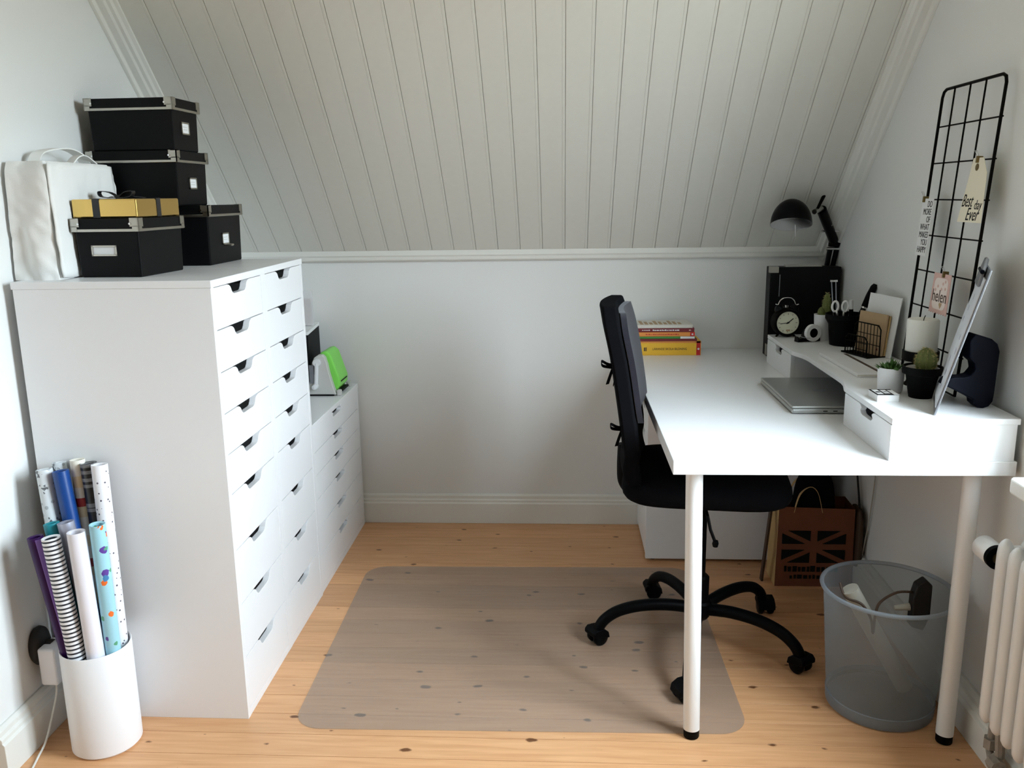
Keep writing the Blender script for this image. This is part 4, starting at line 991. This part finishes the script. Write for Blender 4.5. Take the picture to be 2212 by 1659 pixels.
# five-star base
for q in range(5):
    a_ = math.radians(40 + 72 * q); ca_, sa_ = math.cos(a_), math.sin(a_)
    pr = [(.03, .116), (.10, .126), (.18, .124), (.245, .108), (.285, .082), (.303, .056), (.306, .040)]
    pth = smooth_path([(r_ * ca_, r_ * sa_, z_) for r_, z_ in pr], 4)
    lg = MB().tube(pth, .0185, 12, rs=[.0185 - .0025 * i / len(pth) for i in range(len(pth))]).build('base_leg', 'black_plastic', ch, smooth=60)
    sw = a_ + (0.9, 1.3, .5, 2.2, -.4)[q]
    cx, cy_ = .318 * ca_, .318 * sa_
    MC = T(cx, cy_, 0) @ Matrix.Rotation(sw, 4, 'Z')
    m = MB()
    for yy in (-.016, .016): m.lathe([(0, -.009), (.020, -.009), (.0245, -.005), (.0245, .005), (.020, .009), (0, .009)], 24, MC @ T(-.012, yy, .0247) @ Matrix.Rotation(PI / 2, 4, 'X'))
    m.build('caster_wheel', 'black_gloss', lg, smooth=50)
    m = MB().prism([(-.040, .022), (-.036, .042), (-.018, .054), (.008, .056), (.018, .046), (.018, .034), (-.012, .028)], -.027, .027, 'y', MC)
    m.build('caster_hood', 'black_plastic', lg, smooth=0, bevel=.003)
MB().lathe([(0, .082), (.024, .082), (.030, .090), (.036, .105), (.036, .135), (.030, .142), (.026, .142), (.026, .215), (.020, .222), (.0135, .222), (.0135, .46), (0, .46)], 32).build('gas_column', 'black_plastic', ch, smooth=35)
MB().box(-.10, .10, -.07, .07, .455, .488, RC).build('seat_mechanism', 'black_plastic', ch, smooth=0, bevel=.006)
lv = MB().tube([tuple(RC @ Vector((.0, -.06, .470))), tuple(RC @ Vector((.006, -.165, .468))), tuple(RC @ Vector((.014, -.178, .435))), tuple(RC @ Vector((.026, -.182, .405)))], .0045, 8)
lv.lathe([(0, -.012), (.007, -.009), (.009, 0), (.007, .009), (0, .011)], 12, T(*(RC @ Vector((.028, -.183, .398))))); lv.build('height_lever', 'black_plastic', ch)
# seat cushion
def pillow(sx_, sy_, sz_, M, ex=4.0, nu=36, nv=14):
    mb = MB(); vs = []; fs = []
    def sp(c, e): return math.copysign(abs(c) ** e, c)
    for j in range(nv + 1):
        ph = -PI / 2 + PI * j / nv
        for i in range(nu):
            th = 2 * PI * i / nu
            vs.append((sx_ * sp(math.cos(ph), .35) * sp(math.cos(th), 2 / ex), sy_ * sp(math.cos(ph), .35) * sp(math.sin(th), 2 / ex), sz_ * sp(math.sin(ph), .8)))
    for j in range(nv):
        for i in range(nu): fs.append((j * nu + i, j * nu + (i + 1) % nu, (j + 1) * nu + (i + 1) % nu, (j + 1) * nu + i))
    return mb.add(vs, fs, M)
pillow(.235, .225, .044, RC @ T(.0, 0, .532), 5).build('seat', 'black_fabric', ch, smooth=60)
# backrest: curved slab; profile points give the rear line, the cover sits in front
bp = [(-.228, .550), (-.239, .580), (-.243, .610), (-.239, .645), (-.247, .710), (-.260, .800), (-.276, .900), (-.297, .995), (-.308, 1.042)]
def back_slab(off0, off1, hw, zr, mk=None):
    rows = [p_ for p_ in smooth_path([(x_, 0, z_) for x_, z_ in bp], 4) if zr[0] <= p_.z <= zr[1]]
    vs = []; fs = []; nw = 11; mb = MB(); nr = len(rows)
    for side in (off0, off1):
        for j, p_ in enumerate(rows):
            t = min((rows[-1].z - p_.z) / .06, 1); tb_ = min((p_.z - rows[0].z) / .05, 1)
            wdt = hw * (1 - .30 * (1 - t) ** 1.5) * (1 - .12 * (1 - tb_) ** 2)
            for i in range(nw):
                u = -1 + 2 * i / (nw - 1)
                bow_ = .030 * (u * u)           # wraps slightly round the sitter
                edge = (1 - abs(u) ** 6)
                th = side if side == off0 else off0 + (off1 - off0) * (.78 + .22 * edge)
                vs.append((p_.x + th + bow_ * .6, u * wdt, p_.z))
    N = nr * nw
    for s_ in (0, 1):
        for j in range(nr - 1):
            for i in range(nw - 1):
                b0 = s_ * N + j * nw + i; fs.append((b0, b0 + 1, b0 + nw + 1, b0 + nw))
    ring = [j * nw for j in range(nr)] + [(nr - 1) * nw + i for i in range(1, nw)] + [j * nw + nw - 1 for j in range(nr - 2, -1, -1)] + [i for i in range(nw - 2, 0, -1)]
    for q in range(len(ring)):
        a_, b_ = ring[q], ring[(q + 1) % len(ring)]; fs.append((a_, b_, N + b_, N + a_))
    return mb.add(vs, fs, RC)
back_slab(.0, .050, .210, (.545, 1.060)).build('backrest', 'black_fabric', ch, smooth=50, bevel=.006)
back_slab(.044, .064, .200, (.712, 1.030)).build('back_cover', 'grey_fabric', ch, smooth=50)
MB().tube([tuple(RC @ Vector(p_)) for p_ in smooth_path([(-.10, 0, .475), (-.20, 0, .478), (-.232, 0, .50), (-.238, 0, .55), (-.236, 0, .62)], 5)], .016, 10).build('back_bracket', 'black_plastic', ch)
for (zc, sgn) in ((.885, 1), (.712, -1)):
    xb = -.256 if zc > .8 else -.230; yb_ = -.165
    m = MB()
    m.ribbon([tuple(RC @ Vector(p_)) for p_ in smooth_path([(xb + .02, yb_, zc), (xb - .012, yb_ - .02, zc + .008), (xb - .030, yb_ - .028, zc + .018), (xb - .028, yb_ - .02, zc + .004), (xb, yb_, zc - .004)], 4)], .008, (0, .4, 1))
    m.ribbon([tuple(RC @ Vector(p_)) for p_ in smooth_path([(xb, yb_, zc), (xb - .008, yb_ - .01, zc - .022), (xb - .016, yb_ - .012, zc - .048)], 4)], .009, (1, 0, .2))
    m.ribbon([tuple(RC @ Vector(p_)) for p_ in smooth_path([(xb, yb_, zc), (xb + .004, yb_ - .01, zc - .022), (xb + .0, yb_ - .012, zc - .052)], 4)], .008, (0, 1, .2))
    m.build('tie', 'black_fabric', ch)
# chair mat
cm = MB().prism(rrect(1.175, .992, .075, 8), 0, .0022, 'z').build('chair_mat', 'mat_film', None, (.705, .466, .0004), (0, 0, .014), smooth=0)
tag(cm, 'translucent grey plastic chair mat on the pine floor', 'floor mat')

# ================================================================== UNDER THE DESK
cabinet('drawer_cabinet', 'white drawer unit standing under the far end of the desk', 1.135, 1.391, .361, .58, .7005, [.682, .578, .474, .340, .180, .026], rz=PI, lift=.010)
cs = MB().prism([(0, 0), (.007, 0), (.029, .275), (.022, .275)], -.012, .012, 'y').build('cardboard_sheet', 'ink_brown', None, (1.524, .880, .0005), smooth=0)
tag(cs, 'narrow dark brown strip of board leaning beside the brown paper bag', 'board')
pb = thing('paper_bag', 'brown paper carrier bag with a dark flag print under the desk', 'paper bag', (1.562, .832, 0), .0)
mb = MB()
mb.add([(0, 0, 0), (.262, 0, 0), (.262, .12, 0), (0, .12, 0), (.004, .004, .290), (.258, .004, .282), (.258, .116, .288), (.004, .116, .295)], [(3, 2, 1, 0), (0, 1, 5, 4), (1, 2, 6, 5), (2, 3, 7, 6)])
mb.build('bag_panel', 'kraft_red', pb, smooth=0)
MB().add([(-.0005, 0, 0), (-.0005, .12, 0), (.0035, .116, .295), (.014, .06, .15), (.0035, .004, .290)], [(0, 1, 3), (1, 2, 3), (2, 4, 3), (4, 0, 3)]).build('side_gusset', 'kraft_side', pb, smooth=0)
fx0, fx1, fz0, fz1, fy = .018, .232, .088, .204, -.0006
cxm, czm = (fx0 + fx1) / 2, (fz0 + fz1) / 2
g1, g2 = .012, .011; ex, ez = (fx1 - cxm), (fz1 - czm)
for sx_ in (-1, 1):
    for sz_ in (-1, 1):
        for poly in ([(g1, g2 + .010), (g1, ez), (ex - .020, ez)], [(g1 + .018, g2), (ex, g2), (ex, ez - .010)]):
            MB().prism([(cxm + sx_ * u, czm + sz_ * v) for u, v in poly], fy - .0006, fy + .003, 'y').build('flag_patch', 'ink', pb, smooth=0)
m = MB(); rd = random.Random(21)
for (z_, h_, x0_, x1_) in ((.066, .022, .03, .20), (.036, .014, .05, .17)):
    x_ = x0_
    while x_ < x1_: w_ = rd.uniform(.006, .016); m.box(x_, x_ + w_, -.0012, .002, z_ - h_ / 2, z_ + h_ / 2 * rd.uniform(.5, 1)); x_ += w_ + rd.uniform(.003, .006)
m.build('text_print', 'ink', pb, smooth=0)
for y_ in (.010, .110):
    MB().ribbon(smooth_path([(.055, y_, .27), (.075, y_ + .01, .33), (.11, y_ + .02, .355), (.135, y_ + .012, .335), (.150, y_, .27)], 5), .022, (.2, 1, 0)).build('handle', 'kraft_side', pb)
bt = thing('black_bag', 'black bag stuffed in the brown paper carrier bag', 'bag', (1.695, .892, .012))
pillow(.070, .045, .190, T(0, 0, .191), 3.4).build('stuffed_body', 'black_fabric', bt, smooth=60)
bs = thing('dark_parcel', 'dark slim parcel standing between the paper bag and the right wall', 'parcel', (1.838, .870, 0))
pillow(.012, .055, .140, T(0, 0, .1405), 4).build('parcel_body', 'ink_brown', bs, smooth=60)

# translucent waste bin with its contents
tr = thing('waste_bin', 'translucent grey plastic waste bin under the desk beside the radiator', 'waste bin', (1.668, .130, 0))
MB().lathe([(.132, .010), (.158, .330), (.1565, .330), (.1305, .011)], 64, close=True).build('bin_wall', 'bin_film', tr, smooth=40)
MB().lathe([(0, .0), (.128, .0), (.134, .004), (.136, .034), (.132, .036), (.131, .012), (0, .012)], 64).build('bin_base', 'bin_film_base', tr, smooth=40)
MB().tube([(.1615 * math.cos(2 * PI * q / 64), .1615 * math.sin(2 * PI * q / 64), .332) for q in range(64)], .0055, 10, closed=True).build('rim', 'bin_film_base', tr, smooth=60)
pt = MB().tube([(0, 0, 0), (-.165, -.01, .285)], .022, 18).build('paper_tube', 'cable_grey', None, (1.735, .135, .046))
tag(pt, 'pale cardboard tube slanting inside the waste bin', 'tube')
ac = thing('adapter_cord', 'black power plug with a curled brown cord hanging in the waste bin', 'power cord', (1.742, .115, .268))
MB().prism([(-.020, -.030), (.012, -.040), (.026, .0), (.026, .085), (.010, .100), (-.012, .084), (-.020, .050)], -.016, .016, 'y').build('plug_body', 'plug_black', ac, smooth=0, bevel=.004)
MB().tube([(-.022, 0, .020), (-.060, 0, .016)], .008, 10, rs=[.010, .006]).build('plug_pin', 'cable_grey', ac)
MB().tube(smooth_path([(-.012, 0, .060), (-.060, -.01, .064), (-.105, -.02, .040), (-.118, -.03, .005), (-.12, -.03, -.04), (-.128, -.03, .0), (-.15, -.02, .035), (-.185, 0, .045), (-.195, .02, .075)], 7), .0034, 8).build('cord', 'ink_brown', ac)
# cables down the wall
c1 = MB().tube(smooth_path([(0, 0, 0), (0, .004, -.12), (-.002, .0, -.28), (-.004, -.06, -.42), (-.004, -.09, -.54), (-.008, -.09, -.685)], 6), .0034, 8).build('hanging_cable', 'plug_black', None, (1.852, .940, .698))
tag(c1, 'black cable hanging down the right wall behind the desk', 'cable')
c3 = MB().tube(smooth_path([(0, 0, 0), (0, .0, -.15), (-.001, .008, -.30), (-.002, .03, -.45), (-.003, .06, -.57), (-.004, .07, -.685)], 6), .0022, 8).build('hanging_cable', 'cable_grey', None, (1.856, .770, .698))
tag(c3, 'thin pale cable hanging down the right wall nearer the waste bin', 'cable')

# ================================================================== RADIATOR
ra = thing('radiator', 'white column radiator under the window on the right wall', 'radiator', (1.770, -.190, 0))
colm = None
def rad_section():
    mb = MB(); z0, z1 = .175, .610
    for xc in (.0, .045):
        pts = [(xc, 0, z0 + .012), (xc, 0, z0 + .03), (xc, 0, z1 - .03), (xc, 0, z1 - .012)]
        mb.tube([(xc, 0, z0), (xc, 0, z0 + .006), (xc, 0, z0 + .016), (xc, 0, z0 + .035), (xc, 0, z1 - .035), (xc, 0, z1 - .016), (xc, 0, z1 - .006), (xc, 0, z1)], .0165, 14, rs=[.004, .010, .0148, .0165, .0165, .0148, .010, .004])
    for z_ in (z0 + .03, z1 - .03): mb.tube([(-.002, 0, z_), (.047, 0, z_)], .0155, 12)
    return mb
for q in range(19):
    y_ = -.022 - q * .047
    colm = rad_section().build('column', 'rad_paint', ra, (0, y_, 0), smooth=50) if colm is None else share('column', colm, ra, (0, y_, 0))
for z_ in (.205, .580): MB().tube([(.022, -.01, z_), (.022, -.022 - 18 * .047, z_)], .012, 12).build('header_pipe', 'rad_paint', ra)
MB().lathe([(0, 0), (.022, 0), (.026, .006), (.026, .056), (.022, .062), (0, .062)], 28, T(.004, .022, .552) @ Matrix.Rotation(-PI / 2, 4, 'X')).build('thermostat', 'rad_paint', ra, smooth=35)
MB().cyl(.0265, 0, .012, 28, T(.004, .010, .552) @ Matrix.Rotation(-PI / 2, 4, 'X')).build('black_collar', 'black_plastic', ra)
MB().cyl(.013, -.03, .010, 18, T(.004, .0, .552) @ Matrix.Rotation(-PI / 2, 4, 'X')).build('brass_nut', 'brass', ra)
vl = MB().tube([(.040, .028, .245), (.040, .020, .200), (.036, .014, .16), (.034, .012, .08), (.030, -.005, .070), (.028, -.06, .072)], .0085, 10)
vl.cyl(.020, -.010, .010, 8, T(.040, .030, .250) @ Matrix.Rotation(.5, 4, 'X')); vl.cyl(.014, -.012, .012, 8, T(.039, .021, .20)); vl.cyl(.016, -.012, .012, 6, T(.034, .012, .10)); vl.cyl(.018, -.014, .014, 8, T(.029, -.03, .072) @ Matrix.Rotation(PI / 2, 4, 'X'))
vl.tube([(.030, -.01, .070), (.040, -.02, .09), (.03, -.02, .2)], .011, 8)
vl.build('old_valve', 'old_pipe', ra, smooth=35)
MB().box(.046, .092, -.30, -.27, .40, .43).build('wall_bracket', 'rad_paint', ra, smooth=0)
MB().box(.046, .092, -.75, -.72, .40, .43).build('wall_bracket', 'rad_paint', ra, smooth=0)
